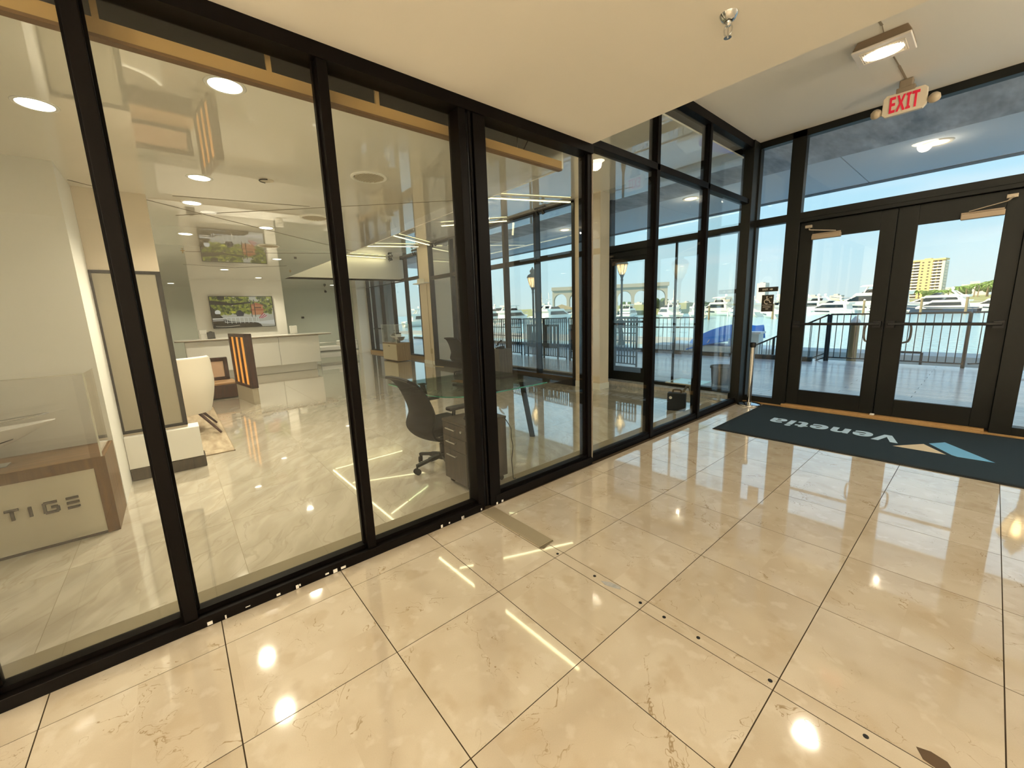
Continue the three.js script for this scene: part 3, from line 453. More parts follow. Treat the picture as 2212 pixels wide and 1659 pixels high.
{
  const t = thing('stanchion', 'chrome crowd control post with round base in the glass corner', 'barrier post', [-2.30, 0, -6.74]);
  obj('base', [lathe([[0, 0.042], [0.09, 0.04], [0.155, 0.024], [0.164, 0.018], [0.164, 0.006]], 40), lathe([[0.164, 0.006], [0.165, 0], [0, 0]], 40)], M.chrome, t);
  obj('post', cy(0.032, 0.032, 0.90, 0, 0.48, 0, 28), M.chrome, t);
  obj('collar', lathe([[0.032, 0.03], [0.045, 0.036], [0.045, 0.044], [0.032, 0.05]], 24), M.chrome, t);
  obj('belt_head', lathe([[0.033, 0.90], [0.04, 0.905], [0.042, 0.965], [0.034, 0.975], [0, 0.978]], 24), M.black, t);
  // signs on the sidelight glass
  const sign = (name, label, x0, x1, y0, y1, draw, w, h) => { const cv = document.createElement('canvas'); cv.width = w; cv.height = h; const c = cv.getContext('2d'); c.fillStyle = '#2a2417'; c.fillRect(0, 0, w, h); c.fillStyle = '#f1ead8'; c.strokeStyle = '#f1ead8'; draw(c); const tx = new THREE.CanvasTexture(cv); tx.colorSpace = THREE.SRGBColorSpace; const o = thing(name, label, 'sign', [(x0 + x1) / 2, (y0 + y1) / 2, ZD + 0.01]); obj('plaque', rbx(-(x1 - x0) / 2, (x1 - x0) / 2, -(y1 - y0) / 2, (y1 - y0) / 2, -0.006, 0, 0.002), S('#2a2417', 0.5), o); obj('print', new THREE.PlaneGeometry(x1 - x0 - 0.004, y1 - y0 - 0.004).translate(0, 0, 0.0006), new THREE.MeshStandardMaterial({ map: tx, roughness: 0.5 }), o); };
  sign('exit_direction_sign', 'small dark EXIT plaque with a right arrow on the sidelight glass', -2.365, -2.10, 1.728, 1.795, (c) => { c.font = 'bold 62px sans-serif'; c.fillText('EXIT', 90, 86); c.beginPath(); c.moveTo(262, 52); c.lineTo(300, 52); c.lineTo(300, 34); c.lineTo(338, 64); c.lineTo(300, 94); c.lineTo(300, 76); c.lineTo(262, 76); c.closePath(); c.fill(); }, 448, 128);
  sign('accessible_exit_sign', 'dark wheelchair symbol plaque below the EXIT plaque', -2.31, -2.15, 1.43, 1.68, (c) => {
    c.lineWidth = 13; c.lineCap = 'round'; c.beginPath(); c.arc(110, 46, 15, 0, 7); c.fill(); c.beginPath(); c.moveTo(108, 66); c.lineTo(112, 128); c.lineTo(160, 128); c.lineTo(186, 186); c.lineTo(206, 178); c.stroke(); c.beginPath(); c.moveTo(112, 96); c.lineTo(152, 96); c.stroke(); c.beginPath(); c.arc(108, 162, 50, -1.9, 1.15, true); c.stroke();
    c.lineWidth = 9; c.beginPath(); c.moveTo(170, 62); c.lineTo(222, 62); c.moveTo(202, 44); c.lineTo(222, 62); c.lineTo(202, 80); c.stroke(); c.fillRect(16, 240, 224, 7); c.font = 'bold 30px sans-serif'; c.fillText('ACCESSIBLE', 32, 300); c.fillText('EXIT', 96, 350);
  }, 256, 400);
}
// ================================================================ OFFICE FURNITURE
// display board on the stub wall
{
  const t = thing('display_board', 'tall frosted display board in a thin black frame on the stub wall', 'display board', [-5.505, 0, 0.265]);
  obj('panel', bx(0, 0.012, 0.50, 2.07, -0.245, 0.24), M.board, t);
  obj('frame', [bx(0, 0.02, 2.055, 2.085, -0.262, 0.248), bx(0, 0.02, 0.485, 0.515, -0.262, 0.248), bx(0, 0.02, 0.515, 2.055, -0.262, -0.222), bx(0, 0.02, 0.515, 2.055, 0.232, 0.248)], M.black, t);
}
// model boat for the show cases (bow towards +x)
function modelBoat(parent, L, dark) {
  const keel = (u) => 0.11 * Math.pow(u, 4);
  const hullF = (side) => (u, v) => { const w = Math.pow(Math.sin(Math.min(1, (1 - u) * 1.25 + 0.02) * PI / 2), 0.7) * 0.15 * L, y = lerp(keel(u), 0.14 + 0.05 * u * u, v) * L; return V(((u - 0.5) - (1 - v) * 0.14 * u * u) * L, y, side * w * (0.12 + 0.88 * Math.pow(v, 0.5))); };
  obj('hull', [sheet(hullF(1), 20, 6, 0.004), sheet(hullF(-1), 20, 6, 0.004), sheet((u, v) => V((u - 0.5) * L, (0.14 + 0.05 * u * u) * L, (v * 2 - 1) * Math.pow(Math.sin(Math.min(1, (1 - u) * 1.25 + 0.02) * PI / 2), 0.7) * 0.15 * L), 20, 2, 0.004)], M.whiteGloss, parent);
  for (const s of [1, -1]) obj('hull_window', sheet((u, v) => hullF(s)(0.3 + u * 0.45, 0.5 + v * 0.22 * (1 - u * 0.6)).add(V(0, 0, s * 0.004)), 10, 2, 0.003), M.blackGloss, parent);
  obj('cabin', poly([[-0.3, 0.14], [-0.28, 0.24], [0.02, 0.25], [0.2, 0.165], [0.2, 0.14]].map(([a, b]) => [a * L, b * L]), 0.2 * L, 0.01 * L), M.whiteGloss, parent);
  obj('windscreen', poly([[-0.2, 0.18], [-0.18, 0.236], [0.015, 0.243], [0.15, 0.18]].map(([a, b]) => [a * L, b * L]), 0.215 * L, 0.004 * L), M.blackGloss, parent);
  obj('flybridge', [poly([[-0.3, 0.25], [-0.31, 0.275], [-0.02, 0.275], [0.03, 0.255]].map(([a, b]) => [a * L, b * L]), 0.19 * L, 0.006 * L), ...(dark ? [rod(V(-0.2 * L, 0.27 * L, 0.07 * L), V(-0.16 * L, 0.36 * L, 0.06 * L), 0.006 * L), rod(V(-0.2 * L, 0.27 * L, -0.07 * L), V(-0.16 * L, 0.36 * L, -0.06 * L), 0.006 * L), bx(-0.28 * L, -0.02 * L, 0.36 * L, 0.37 * L, -0.08 * L, 0.08 * L)] : [])], dark ? M.black : M.whiteGloss, parent);
  for (const s of [1, -1]) obj('hull_stripe', sheet((u, v) => hullF(s)(0.05 + u * 0.85, 0.30 + v * 0.06).add(V(0, 0, s * 0.004)), 14, 1, 0.003), M.black, parent);
  obj('bow_rail', tube([V(0.15 * L, 0.2 * L, 0.1 * L), V(0.4 * L, 0.225 * L, 0.04 * L), V(0.48 * L, 0.235 * L, 0), V(0.4 * L, 0.225 * L, -0.04 * L), V(0.15 * L, 0.2 * L, -0.1 * L)], 0.004 * L, 20, 6), M.steel, parent);
}
const font2 = await new FontLoader().loadAsync('fonts/droid/droid_sans_bold.typeface.json');
{
  // plinth with raised lettering
  const x1 = -4.2, x0 = -4.74, z0 = 0.515, z1 = 2.1, t = thing('display_plinth', 'low white display plinth with tan border lettered PRESTIGE', 'display plinth', [0, 0, 0]);
  obj('body', bx(x0, x1 - 0.012, 0.0, 0.6, z0, z1), M.brownWood, t);
  obj('border', [bx(x1 - 0.012, x1, 0.52, 0.60, z0, z1), bx(x1 - 0.012, x1, 0, 0.52, z0, z0 + 0.07), bx(x1 - 0.012, x1, 0, 0.52, z1 - 0.07, z1)], M.brownWood, t);
  obj('front_panel', bx(x1 - 0.012, x1 - 0.006, 0.015, 0.52, z0 + 0.07, z1 - 0.07), S('#d8cfba', 0.5), t);
  obj('border', bx(x1 - 0.012, x1, 0, 0.018, z0 + 0.07, z1 - 0.07), M.darkWood, t);
  // squared extended capitals built from bars; reading direction is towards -z
  const H = 0.072, Wd = 0.064, bar = 0.016, G = { P: [[0, 0, 0, 1], [0, 1, 1, 1], [0, .5, 1, .5], [1, .5, 1, 1]], R: [[0, 0, 0, 1], [0, 1, 1, 1], [0, .5, 1, .5], [1, .5, 1, 1], [.45, .5, 1, 0]], E: [[0, 0, 1, 0], [0, .5, 1, .5], [0, 1, 1, 1]], S: [[0, 0, 1, 0], [1, 0, 1, .5], [0, .5, 1, .5], [0, .5, 0, 1], [0, 1, 1, 1]], T: [[0, 1, 1, 1], [.5, 0, .5, 1]], I: [[.5, 0, .5, 1]], G: [[0, 0, 1, 0], [1, 0, 1, .5], [.5, .5, 1, .5], [0, 0, 0, 1], [0, 1, 1, 1]] };
  let z = 1.045 + 4 * 0.108; const yb = 0.262;
  for (const ch of 'PRESTIGE') { const w = ch === 'I' ? 0.012 : Wd; obj('letter_' + ch.toLowerCase(), G[ch].map(([a, b, c2, d]) => beam(V(x1 + 0.001, yb + b * H, z - a * w + (a === c2 ? 0.0 : 0)), V(x1 + 0.001, yb + d * H + (b === d ? 1e-4 : 0), z - c2 * w - (a === c2 ? 1e-4 : 0)), 0.014, bar)), M.text, t); z -= ch === 'I' ? 0.072 : 0.108; }
  const k = thing('glass_case', 'large clear acrylic case on the white lettered plinth', 'display case', [0, 0.6, 0]);
  obj('pane', bx(x1 - 0.012, x1 - 0.006, 0, 0.625, 0.53, 2.08), M.glassClear, k); obj('pane', bx(x0 + 0.02, x0 + 0.026, 0, 0.625, 0.53, 2.08), M.glassClear, k); obj('pane', bx(x0 + 0.026, x1 - 0.012, 0, 0.625, 0.53, 0.536), M.glassClear, k); obj('top_pane', bx(x0 + 0.02, x1 - 0.006, 0.625, 0.631, 0.53, 2.08), M.glassClear, k);
  obj('edge', [bx(x1 - 0.013, x1 - 0.004, 0, 0.628, 0.527, 0.536), bx(x1 - 0.011, x1 - 0.005, 0.624, 0.632, 0.53, 2.08)], S('#f2efe2', 0.1, { transmission: 0.3, thickness: 0 }), k);
  const b = thing('model_yacht', 'long white model yacht on clear stands in the acrylic case', 'model boat', [-4.46, 0.66, 1.36], PI / 2); modelBoat(b, 1.2, false); obj('stand', [bx(-0.3, -0.28, -0.06, 0.02, -0.05, 0.05), bx(0.26, 0.28, -0.06, 0.03, -0.05, 0.05), bx(-0.33, 0.33, -0.06, -0.054, -0.06, 0.06)], S('#f3f3ee', 0.1, { transmission: 0.4, thickness: 0 }), b);
}
// lounge corner
{
  const r = thing('rug', 'beige woven rug under the white armchair', 'rug'); obj('pile', bx(-9.2, -5.84, 0, 0.012, -0.39, 1.8), M.rug, r); obj('binding', [bx(-9.21, -5.83, 0, 0.011, -0.398, -0.388), bx(-5.842, -5.83, 0, 0.011, -0.398, 1.8)], S('#8a7a62', 0.9), r);
  const a = thing('armchair', 'white shell armchair with dark wood legs seen from behind', 'armchair', [-7.25, 0.022, 0.09]);
  const shell = (u, v) => { const th = (u - 0.5) * 2 * 2.05, y = 0.30 + 0.76 * v, open = 1 - 0.42 * smooth(0.6, 1, Math.abs(u - 0.5) * 2) * smooth(0.25, 1, v), yy = 0.30 + (y - 0.30) * open, R = 0.34 + 0.12 * Math.sin(clamp(v * 1.25 + 0.1) * PI * 0.52) - 0.02 * v; return V(Math.cos(th) * R * 0.92, yy, Math.sin(th) * R); };
  obj('shell', sheet(shell, 40, 18, 0.05), M.cream, a);
  obj('piping', tube(Array.from({ length: 41 }, (_, k) => shell(k / 40, 1).add(V(0, 0.004, 0))), 0.022, 90, 8), M.white, a);
  obj('seat_cushion', rbx(-0.36, 0.24, 0.34, 0.47, -0.30, 0.30, 0.05, 4), M.cream, a); obj('underframe', lathe([[0, 0.27], [0.24, 0.275], [0.32, 0.30], [0.33, 0.33], [0, 0.34]], 28), S('#8d7a5f', 0.7), a);
  for (const [x, z] of [[0.24, -0.28], [0.24, 0.28], [-0.26, -0.28], [-0.26, 0.28]]) obj('leg', rod(V(x * 0.85, 0.30, z * 0.8), V(x * 1.5, 0, z * 1.55), 0.022, 10, 0.014).clone(), M.walnut, a);
  const b = thing('wood_settle', 'dark wood low settle with framed pink back cushion', 'bench', [-10.3, 0, -0.42]);
  obj('base', rbx(-0.35, 0.30, 0.03, 0.29, -0.50, 0.55, 0.01), M.walnut, b); obj('seat_pad', rbx(-0.34, 0.28, 0.29, 0.335, -0.47, 0.53, 0.012), S('#b08a62', 0.7), b);
  obj('back_frame', [rbx(-0.36, -0.28, 0.29, 0.82, -0.42, -0.34, 0.02), rbx(-0.36, -0.28, 0.29, 0.82, 0.46, 0.54, 0.02), rbx(-0.36, -0.28, 0.74, 0.82, -0.42, 0.54, 0.02), rbx(-0.36, -0.28, 0.33, 0.40, -0.42, 0.54, 0.01)], M.walnut, b); obj('back_panel', rbx(-0.34, -0.30, 0.40, 0.74, -0.34, 0.46, 0.01), M.pinkFabric, b);
  const p = thing('slat_screen', 'walnut screen with three amber lit slats on a grey base', 'room divider', [-9.37, 0, -0.99], 0.13);
  obj('base', rbx(-0.52, 0.53, 0, 0.31, -0.055, 0.05, 0.005), S('#a79d88', 0.5), p);
  obj('frame', [rbx(-0.55, 0.55, 1.27, 1.33, -0.06, 0.06, 0.004), rbx(-0.55, 0.55, 0.31, 0.36, -0.06, 0.06, 0.004), rbx(0.47, 0.55, 0.31, 1.33, -0.06, 0.06, 0.004), rbx(-0.55, -0.49, 0.31, 1.33, -0.06, 0.06, 0.004), bx(-0.5, 0.5, 0.34, 1.3, -0.06, -0.02)], M.walnut, p);
  for (let k = 0; k < 3; k++) { const x = -0.49 + k * 0.32; obj('slat', bx(x + 0.03, x + 0.29, 0.36, 1.27, -0.02, 0.03), M.amber, p); obj('divider', bx(x + 0.29, x + 0.35, 0.36, 1.27, -0.02, 0.058), M.walnut, p); }
}
// reception
{
  const t = thing('reception_desk', 'long white reception desk with recessed plinth and rounded end', 'reception desk', [-13.42, 0, 0]);
  obj('plinth', rbx(-0.75, -0.15, 0, 0.24, -3.37, -0.35, 0.02), M.white, t);
  const rounded = (x0, x1, z0, z1, r) => { const s = new THREE.Shape(); s.moveTo(x0, z0 + r); s.lineTo(x0, z1 - r); s.absarc(x0 + r, z1 - r, r, PI, PI / 2, true); s.lineTo(x1 - r, z1); s.absarc(x1 - r, z1 - r, r, PI / 2, 0, true); s.lineTo(x1, z0 + r); s.absarc(x1 - r, z0 + r, r, 0, -PI / 2, true); s.lineTo(x0 + r, z0); s.absarc(x0 + r, z0 + r, r, -PI / 2, -PI, true); return s; };
  const slab = (x0, x1, z0, z1, r, y0, y1) => new THREE.ExtrudeGeometry(rounded(x0, x1, z0, z1, r), { depth: y1 - y0, bevelEnabled: true, bevelSize: 0.004, bevelThickness: 0.004, bevelSegments: 2, curveSegments: 10 }).rotateX(-PI / 2).scale(1, 1, -1).translate(0, y0, 0);
  const fix = (g) => { g = g.index ? g.toNonIndexed() : g; const p = g.attributes.position.array; for (let i = 0; i < p.length; i += 9) for (let k = 0; k < 3; k++) { const q = p[i + 3 + k]; p[i + 3 + k] = p[i + 6 + k]; p[i + 6 + k] = q; } g.computeVertexNormals(); return g; };
  for (const [a, b] of [[-1.281, -0.22], [-2.361, -1.283], [-3.47, -2.363]]) obj('front_panel', rbx(-0.7, 0, 0.24, 1.075, a, b, 0.02), M.whiteGloss, t);
  obj('counter', fix(slab(-0.85, 0.1, -3.85, -0.02, 0.12, 1.085, 1.105)), S('#8d7f6b', 0.3), t); obj('counter_top', fix(slab(-0.85, 0.1, -3.85, -0.02, 0.12, 1.108, 1.118)), M.whiteGloss, t);
  obj('emblem', [[0.045, 0], [-0.045, 0], [0, 0.045], [0, -0.045]].map(([a, b]) => bx(-0.018, 0.018, -0.018, 0.018, -0.016, 0.016).rotateX(PI / 4).translate(0.004, 0.965 + a, -0.555 + b)), S('#f4efe2', 0.3), t);
  for (const [n, label, cat, gs, m, pos] of [
    ['desk_lamp', 'white angled task lamp on the left of the reception desk', 'desk lamp', [rbx(-0.05, 0.05, 0, 0.015, -0.05, 0.05, 0.004), bx(-0.012, 0.012, 0.015, 0.14, -0.045, 0.045), rbx(-0.06, 0.02, 0.14, 0.25, -0.09, 0.07, 0.01)], M.whiteGloss, [-13.8, 1.118, -0.64]],
    ['desk_phone', 'black desk phone unit on the reception desk', 'phone', [poly([[-0.08, 0], [-0.08, 0.14], [-0.02, 0.17], [0.02, 0.17], [0.09, 0.02], [0.09, 0]], 0.17, 0.006), tube([V(0, 0.17, -0.05), V(0.0, 0.19, 0), V(0, 0.17, 0.05)], 0.012, 12, 6)], M.black, [-13.8, 1.125, -0.82]],
    ['monitor', 'white computer monitor back on the right of the reception desk', 'monitor', [rbx(-0.03, 0.03, 0.02, 0.26, -0.10, 0.10, 0.015), rbx(-0.06, 0.06, 0, 0.012, -0.07, 0.07, 0.004), bx(-0.012, 0.012, 0.01, 0.1, -0.03, 0.03)], M.whiteGloss, [-13.85, 1.118, -2.88]]]) { const o = thing(n, label, cat, pos); obj('body', gs, m, o); }
  // television
  const cv = document.createElement('canvas'); cv.width = 1024; cv.height = 596; const c = cv.getContext('2d'); c.fillStyle = '#c9c6b4'; c.fillRect(0, 0, 1024, 596);
  for (let k = 0; k < 900; k++) { const x = rnd() * 1024, y = rnd() * 330, s = 10 + rnd() * 34; if (x > 620 && x < 780 && y < 110) continue; c.fillStyle = ['#6e7d22', '#8f9a33', '#3b4a17', '#b0b24a', '#26330f', '#7d8a2a'][Math.floor(rnd() * 6)]; c.globalAlpha = 0.75; c.beginPath(); c.ellipse(x, y, s, s * 0.6, rnd() * 3, 0, 7); c.fill(); } c.globalAlpha = 1;
  c.fillStyle = '#d0885c'; c.fillRect(640, 170, 210, 190); c.fillStyle = '#b4643e'; c.beginPath(); c.moveTo(620, 175); c.lineTo(740, 115); c.lineTo(880, 175); c.fill(); c.fillRect(625, 250, 250, 26); for (let k = 0; k < 6; k++) { c.fillStyle = '#3a2416'; c.fillRect(715 + k * 18, 200, 11, 34); }
  c.fillStyle = '#d6d63e'; c.fillRect(310, 280, 70, 40); c.fillStyle = '#1a2238'; c.beginPath(); c.moveTo(390, 330); c.lineTo(410, 270); c.lineTo(460, 262); c.lineTo(520, 320); c.lineTo(500, 380); c.lineTo(390, 380); c.fill();
  c.fillStyle = '#0b0a08'; c.beginPath(); c.moveTo(0, 70); c.lineTo(200, 95); c.lineTo(330, 130); c.lineTo(640, 100); c.lineTo(640, 130); c.lineTo(320, 165); c.lineTo(0, 150); c.fill(); c.fillRect(120, 0, 110, 60); for (const x of [640, 700]) { c.fillRect(x, 60, 12, 360); }
  c.beginPath(); c.moveTo(0, 180); c.lineTo(180, 420); c.lineTo(260, 470); c.lineTo(760, 520); c.lineTo(800, 596); c.lineTo(0, 596); c.fill(); c.fillStyle = '#f0eee6'; c.beginPath(); c.arc(95, 300, 46, 2.5, 7); c.fill(); c.strokeStyle = '#f1efe6'; c.lineWidth = 9; c.strokeRect(190, 405, 560, 90); for (let k = 0; k < 8; k++) { c.beginPath(); c.moveTo(220 + k * 70, 405); c.lineTo(225 + k * 70, 520); c.stroke(); } c.fillStyle = '#e9e5da'; c.fillRect(0, 410, 180, 26); c.fillRect(0, 450, 170, 14); c.beginPath(); c.moveTo(700, 500); c.lineTo(1024, 470); c.lineTo(1024, 560); c.lineTo(760, 540); c.fill(); c.strokeStyle = '#e8e4d8'; c.lineWidth = 7; c.beginPath(); c.moveTo(30, 560); c.quadraticCurveTo(120, 590, 420, 560); c.stroke();
  for (let k = 0; k < 6; k++) { c.strokeStyle = k % 2 ? '#e8c7c4' : '#b3283a'; c.lineWidth = 14; c.beginPath(); c.moveTo(760 + k * 14, 430); c.lineTo(850 + k * 12, 320 + k * 14); c.stroke(); }
  const tx = new THREE.CanvasTexture(cv); tx.colorSpace = THREE.SRGBColorSpace;
  const tv = thing('television', 'large wall television showing boats, trees and a red-roofed house', 'television', [-15.0, 1.85, -1.79]);
  obj('casing', rbx(0.02, 0.07, -0.475, 0.475, -0.82, 0.82, 0.006), M.black, tv); obj('bracket', bx(-0.019, 0.02, -0.2, 0.2, -0.3, 0.3), M.black, tv);
  const scr = new THREE.PlaneGeometry(1.60, 0.915).rotateY(PI / 2).translate(0.0712, 0, 0); obj('screen', scr, new THREE.MeshStandardMaterial({ color: '#000000', emissive: '#ffffff', emissiveMap: tx, emissiveIntensity: 0.48, roughness: 0.2 }), tv);
  const sl = new THREE.RectAreaLight(new THREE.Color().setRGB(0.8, 0.8, 0.6), 0.5, 1.6, 0.9); sl.position.set(-14.93, 1.85, -1.79); sl.rotation.y = -PI / 2; scene.add(sl);
  // bench against the rear wall, thermostat, camera
  const b = thing('bench', 'white upholstered bench with thin metal frame by the rear wall', 'bench', [-17.2, 0, -4.9]);
  obj('seat', rbx(-0.3, 0.3, 0.3, 0.46, -0.95, 0.55, 0.03, 3), M.white, b); obj('bolster', rbx(-0.28, 0.28, 0.46, 0.66, -0.95, -0.25, 0.06, 3), M.white, b);
  obj('frame', [bx(-0.31, 0.31, 0.24, 0.28, -0.97, 0.57), ...[-0.95, 0.55].flatMap((z) => [-0.3, 0.3].map((x) => rod(V(x, 0, z), V(x, 0.62, z), 0.012, 8))), rod(V(0.3, 0.62, -0.95), V(0.3, 0.62, 0.55), 0.01, 8)], M.steel, b);
  const th = thing('thermostat', 'small black thermostat on the grey-green rear wall', 'thermostat', [-18.4, 1.633, -4.23]); obj('body', rbx(0, 0.025, -0.04, 0.04, -0.05, 0.05, 0.005), M.black, th);
  const cm = thing('dome_camera', 'small dark dome camera high on the rear wall', 'camera', [-18.4, 2.70, -5.22]); obj('mount', [bx(0, 0.05, -0.02, 0.06, -0.02, 0.02)], M.dullSteel, cm); obj('dome', ball(0.05, 0.06, -0.02, 0, 1, 1, 1, 16), M.blackGloss, cm);
}

// task chairs, drawers, tables (a chair faces local -z)
function taskChair(label, pos, turn) {
  const t = thing('task_chair', label, 'office chair', pos, turn, 'black task chairs');
  const prof = new THREE.CatmullRomCurve3([V(0, 0.99, 0.44), V(0, 0.965, 0.405), V(0, 0.90, 0.375), V(0, 0.78, 0.325), V(0, 0.67, 0.285), V(0, 0.60, 0.275), V(0, 0.53, 0.30), V(0, 0.47, 0.315), V(0, 0.41, 0.285), V(0, 0.355, 0.205), V(0, 0.335, 0.10)]);
  const back = (u, v) => { const p = prof.getPoint(v), w = lerp(0.215, 0.245, smooth(0, 0.4, v)) * lerp(1, 0.72, smooth(0.72, 1, v)), s = u * 2 - 1; return V(s * w, p.y - 0.012 * s * s * (1 - v), p.z - 0.065 * s * s * smooth(0.02, 0.3, v) * (1 - 0.4 * smooth(0.75, 1, v))); };
  obj('backrest', sheet(back, 18, 34, 0.022), M.blackMesh, t);
  obj('top_rail', tube(Array.from({ length: 13 }, (_, k) => back(k / 12, 0)), 0.016, 30, 8), M.black, t);
  obj('seat', rbx(-0.245, 0.245, 0.42, 0.50, -0.25, 0.24, 0.035, 4), M.blackMesh, t); obj('seat_pan', rbx(-0.2, 0.2, 0.385, 0.425, -0.17, 0.19, 0.02, 2), M.black, t);
  for (const s of [-1, 1]) { const a = obj('armrest', [tube([V(s * 0.19, 0.40, 0.05), V(s * 0.275, 0.40, 0.05), V(s * 0.30, 0.47, 0.06), V(s * 0.295, 0.655, 0.03)], 0.018, 20, 8)], M.black, t); obj('pad', rbx(s * 0.295 - 0.045, s * 0.295 + 0.045, 0.655, 0.69, -0.17, 0.10, 0.014, 3), M.black, a); }
  obj('gas_column', [cy(0.022, 0.022, 0.16, 0, 0.31, 0, 16), cy(0.03, 0.03, 0.17, 0, 0.165, 0, 16), cy(0.045, 0.05, 0.06, 0, 0.12, 0, 18)], M.black, t);
  obj('lever', tube([V(0.02, 0.38, -0.02), V(0.15, 0.375, -0.05), V(0.22, 0.35, -0.04)], 0.006, 10, 6), M.black, t);
  for (let k = 0; k < 5; k++) {
    const a = k * PI * 0.4 + 0.3, x = Math.cos(a), z = Math.sin(a); const l = obj('base_leg', [beam(V(x * 0.03, 0.125, z * 0.03), V(x * 0.16, 0.112, z * 0.16), 0.05, 0.036), beam(V(x * 0.15, 0.113, z * 0.15), V(x * 0.31, 0.088, z * 0.31), 0.036, 0.026)], M.black, t);
    obj('caster', [cy(0.031, 0.031, 0.018, 0, 0, 0, 16).rotateZ(PI / 2).rotateY(-a + 0.6).translate(x * 0.31 + z * 0.016, 0.031, z * 0.31 - x * 0.016), cy(0.031, 0.031, 0.018, 0, 0, 0, 16).rotateZ(PI / 2).rotateY(-a + 0.6).translate(x * 0.31 - z * 0.016, 0.031, z * 0.31 + x * 0.016), cy(0.009, 0.009, 0.06, x * 0.31, 0.06, z * 0.31, 8)], M.rubber, l);
  }
  return t;
}
taskChair('black mesh task chair beside the three-drawer pedestal', [-3.53, 0, -1.98], 0.05);
taskChair('black task chair half hidden behind the double post', [-8.55, 0, -5.6], 0.2);
{
  const x0 = -3.165, x1 = -2.79, zf = -1.79, zb = -2.24, t = thing('drawer_pedestal', 'dark wood three-drawer pedestal on casters behind the glass', 'drawer unit');
  obj('carcass', bx(x0, x1, 0.055, 0.60, zb, zf - 0.018), M.darkWood, t); obj('top', rbx(x0 - 0.004, x1 + 0.004, 0.60, 0.622, zb - 0.004, zf + 0.002, 0.003), M.darkWood, t);
  for (const [a, b] of [[0.478, 0.595], [0.355, 0.474], [0.06, 0.351]]) { const d = obj('drawer', rbx(x0 + 0.003, x1 - 0.003, a, b, zf - 0.018, zf, 0.003), M.darkWood, t), hy = b - 0.045, hx = (x0 + x1) / 2 - 0.03; obj('handle', [rbx(hx - 0.075, hx + 0.075, hy - 0.005, hy + 0.005, zf + 0.018, zf + 0.026, 0.002), bx(hx - 0.07, hx - 0.062, hy - 0.004, hy + 0.004, zf, zf + 0.02), bx(hx + 0.062, hx + 0.07, hy - 0.004, hy + 0.004, zf, zf + 0.02)], M.steel, d); }
  obj('lock', cy(0.010, 0.010, 0.012, 0, 0, 0, 14).rotateX(PI / 2).translate(x1 - 0.06, 0.55, zf + 0.005), M.steel, t);
  for (const [x, z] of [[x0 + 0.04, zf - 0.06], [x1 - 0.04, zf - 0.06], [x0 + 0.04, zb + 0.05], [x1 - 0.04, zb + 0.05]]) obj('caster', [cy(0.024, 0.024, 0.03, 0, 0, 0, 14).rotateZ(PI / 2).translate(x, 0.024, z), cy(0.012, 0.012, 0.02, x, 0.048, z, 8)], M.rubber, t);
  const k = thing('cable_coil', 'black coiled cable lying on the drawer pedestal', 'cable', [-2.95, 0.622, -1.95]); obj('coil', [new THREE.TorusGeometry(0.05, 0.008, 8, 24).rotateX(PI / 2).translate(0, 0.008, 0), new THREE.TorusGeometry(0.045, 0.008, 8, 24).rotateX(PI / 2 + 0.1).translate(0.006, 0.022, 0)], M.rubber, k);
  const cb = thing('power_cable', 'thin cable hanging down behind the drawer pedestal', 'cable'); obj('cord', tube([V(-2.76, 0.622, -2.2), V(-2.72, 0.52, -2.24), V(-2.74, 0.42, -2.26), V(-2.71, 0.34, -2.25), V(-2.745, 0.2, -2.26), V(-2.72, 0.03, -2.25), V(-2.75, 0.006, -2.3)], 0.004, 50, 6), M.rubber, cb);
  // glass table
  const g = thing('glass_table', 'glass topped desk with rounded corner and black splayed legs', 'table', [0, 0, 0]);
  const s = new THREE.Shape(); s.moveTo(-4.75, 1.97); s.lineTo(-3.75, 1.97); s.absarc(-3.75, 2.42, 0.45, -PI / 2, 0.0, false); s.lineTo(-3.3, 3.3); s.absarc(-3.5, 3.3, 0.2, 0, PI / 2, false); s.lineTo(-4.75, 3.5); s.closePath();
  obj('top', new THREE.ExtrudeGeometry(s, { depth: 0.012, bevelEnabled: false, curveSegments: 24 }).rotateX(PI / 2).scale(1, 1, -1).translate(0, 0.732, 0), M.glassGreen, g);
  { const pts = []; for (let k = 0; k <= 20; k++) { const a = -PI / 2 + k / 20 * PI / 2; pts.push(V(-3.75 + 0.45 * Math.cos(a), 0.727, -(2.42 + 0.45 * Math.sin(a)))); } pts.unshift(V(-4.75, 0.727, -1.97)); pts.push(V(-3.3, 0.727, -3.3)); obj('glass_edge', pts.slice(0, -1).map((p, k) => beam(p, pts[k + 1], 0.004, 0.011)), S('#2f8f73', 0.1, { clearcoat: 1 }), g); }
  for (const [x, z] of [[-3.72, -2.45], [-4.5, -2.3], [-3.7, -3.25], [-4.5, -3.25]]) { obj('leg', beam(V(x, 0.72, z), V(x + 0.12, 0, z - 0.05), 0.03, 0.06), M.black, g); }
  obj('leg_cap', [[-3.72, -2.45], [-4.5, -2.3], [-3.7, -3.25], [-4.5, -3.25]].map(([x, z]) => bx(x - 0.05, x + 0.05, 0.705, 0.719, z - 0.04, z + 0.04)), M.dullSteel, g);
  obj('crossbar', [beam(V(-4.5, 0.64, -2.75), V(-3.7, 0.64, -2.85), 0.03, 0.03)], M.black, g);
  // grey pedestal with phone
  const q = thing('side_cabinet', 'grey wood-grain side cabinet in front of the railing window', 'cabinet', [-7.62, 0, -6.02]);
  obj('body', rbx(-0.22, 0.22, 0.03, 0.70, -0.2, 0.2, 0.004), M.greyWood, q); obj('kick', bx(-0.2, 0.2, 0, 0.03, -0.18, 0.18), M.black, q);
